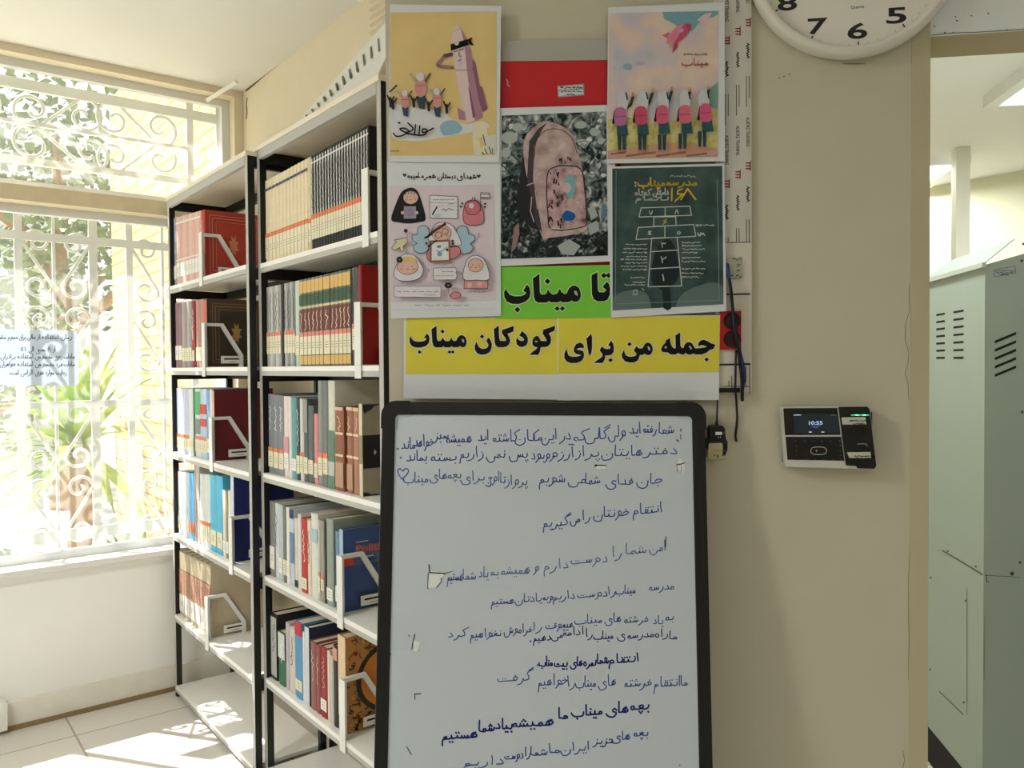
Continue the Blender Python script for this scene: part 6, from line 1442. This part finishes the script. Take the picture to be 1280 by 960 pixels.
mb.prism([CBP(-.012, -.008, h1 - .012), CBP(-.012, DEPTH, h1 - .012), CBP(-.012, DEPTH, h1 + .003), CBP(-.012, -.008, h1 + .003)], CA * .012, M_cab2)
mb.build('lid', cab)
FRONT = Plane(nc, CA, ZV)
M_vent = mat(rgb(10, 11, 11), .8, var=0)
mb = MB()
for i in range(7):
    for xa, xb, ya, sl in ((1170.5, 1181, 393 + i * 9.05, -.22 + .036 * i), (1192, 1204.5, 389.3 + i * 9.65, -.2 + .034 * i)):
        pts = [(xa, ya - sl * 5.5 + .0), (xb, ya + sl * 5.5)]
        p, q = SIDE.hit(*pts[0], .0), SIDE.hit(*pts[1], .0)
        zc = (p.z + q.z) / 2; mb.prism([Vector((v.x, v.y, zc + dz)) for v, dz in ((p, -.0035), (q, -.0035), (q, .0035), (p, .0035))], SIDE.N * .0006, M_vent)
mb.build('side_vents', cab)
mb = MB()
for i in range(5):
    p, q = FRONT.hit(1243.5, 427.5 + i * 10.5), FRONT.hit(1270, 416.5 + i * 10.5)
    mb.prism([p - ZV * .004, q - ZV * .004, q + ZV * .004, p + ZV * .004], FRONT.N * .0006, M_vent)
mb.build('front_vents', cab)
pl = FRONT; mb = MB(); mb.prism([pl.hit(*q) for q in ((1242, 337), (1268.6, 333), (1269.6, 341), (1243, 346))], pl.N * .0004, mat(rgb(160, 168, 172), .5, var=.02)); st = mb.build('sticker', cab)
a = Art(pl, .0007)
for k in range(3): scribble(a, 1244 + (k == 2) * 6, 1268 - (k == 2) * 8, 338.6 + k * 2.4, 1.4, .8, INK, 4)
a.line([(1242, 337), (1268.6, 333), (1269.6, 341), (1243, 346)], .5, INK, closed=True); a.build('sticker_print', st)
a = Art(FRONT, .0006); SCR = mat(rgb(60, 62, 56), .5, var=0)
a.line([(1231, 719), (1275, 721.5)], .7, SCR); a.line([(1233, 719), (1233, 727), (1236, 727.4)], 1.0, SCR); a.line([(1231, 770), (1230, 850)], .4, SCR); a.build('front_seams', cab)
for q, r in (((1265, 717), 2.6), ((1275, 703), 1.6), ((1277, 326), 1.8), ((1277.5, 515), 1.8), ((1279, 305), 1.6), ((1240.6, 340), .0)): 
    if r: a = Art(FRONT, .0006); a.ell(q, r, r, SCR); a.build('screw', cab)
a = Art(SIDE, .0006)
a.line([(1178, 688), (1228, 718)], .6, SCR); a.line([(1209, 735), (1209, 893)], .6, SCR); a.line([(1174, 864), (1204, 893)], .6, SCR)
for q in ((1185, 689), (1220, 708), (1207, 751), (1205, 878), (1163.6, 722), (1163, 837)): a.ell(q, 1.2, 1.5, SCR, lift=False)
a.build('side_seams', cab)

# ================================================================== PAPER NOTICE ON THE WINDOW
M_thin = bpy.data.materials.new('backlit_paper'); M_thin.use_nodes = True
n, l = M_thin.node_tree.nodes, M_thin.node_tree.links
tl = n.new('ShaderNodeBsdfTranslucent'); tl.inputs['Color'].default_value = (.80, .85, .93, 1)
mx = n.new('ShaderNodeMixShader'); mx.inputs['Fac'].default_value = .6
n['Principled BSDF'].inputs['Base Color'].default_value = (.66, .72, .85, 1)
l.new(n['Principled BSDF'].outputs[0], mx.inputs[1]); l.new(tl.outputs[0], mx.inputs[2]); l.new(mx.outputs[0], n['Material Output'].inputs['Surface'])
GL = WIN.shift(-.086)
t = thing('paper_notice', GL.hit(50, 482), 'bluish white paper notice in Persian stuck inside the window pane', 'notice')
mb = MB(); mb.prism([GL.hit(*q) for q in ((-18, 411), (92, 413.5), (97, 418), (98.5, 478), (94, 482.5), (-18, 481))], GL.N * .0006, M_thin); mb.build('sheet', t)
GLP = WIN.shift(-.0852); a = Art(GLP, .0002); NI = mat(rgb(100, 112, 138), .7, var=0)
for ws, y, s in (([('زمان', 76, 90), ('استفاده', 52, 73), ('از', 46, 50), ('سالن', 34, 44), ('برای', 24, 32), ('عموم', 10, 22), ('مطالعه', -12, 7)], 423.5, 5.5), ([('از', 66, 69), ('۸', 60, 63), ('صبح', 45, 57), ('الی', 36, 42), ('۱۴', 26, 32)], 439, 6), ([('ساعات', 80, 93), ('زوج', 68, 78), ('مخصوص', 44, 65), ('استفاده', 22, 41), ('برادران', 1, 19)], 448, 6), ([('ساعات', 80, 93), ('فرد', 70, 78), ('مخصوص', 44, 67), ('استفاده', 22, 41), ('خواهران', 0, 19)], 457.5, 6), ([('رعایت', 70, 83), ('موارد', 57, 67), ('فوق', 44, 54), ('الزامی', 26, 41), ('است', 12, 23)], 468, 6)):
    for w_, xl, xr in ws: write(a, w_, xl, xr, y, s, .9, NI, slope=-.02)
a.build('print', t)
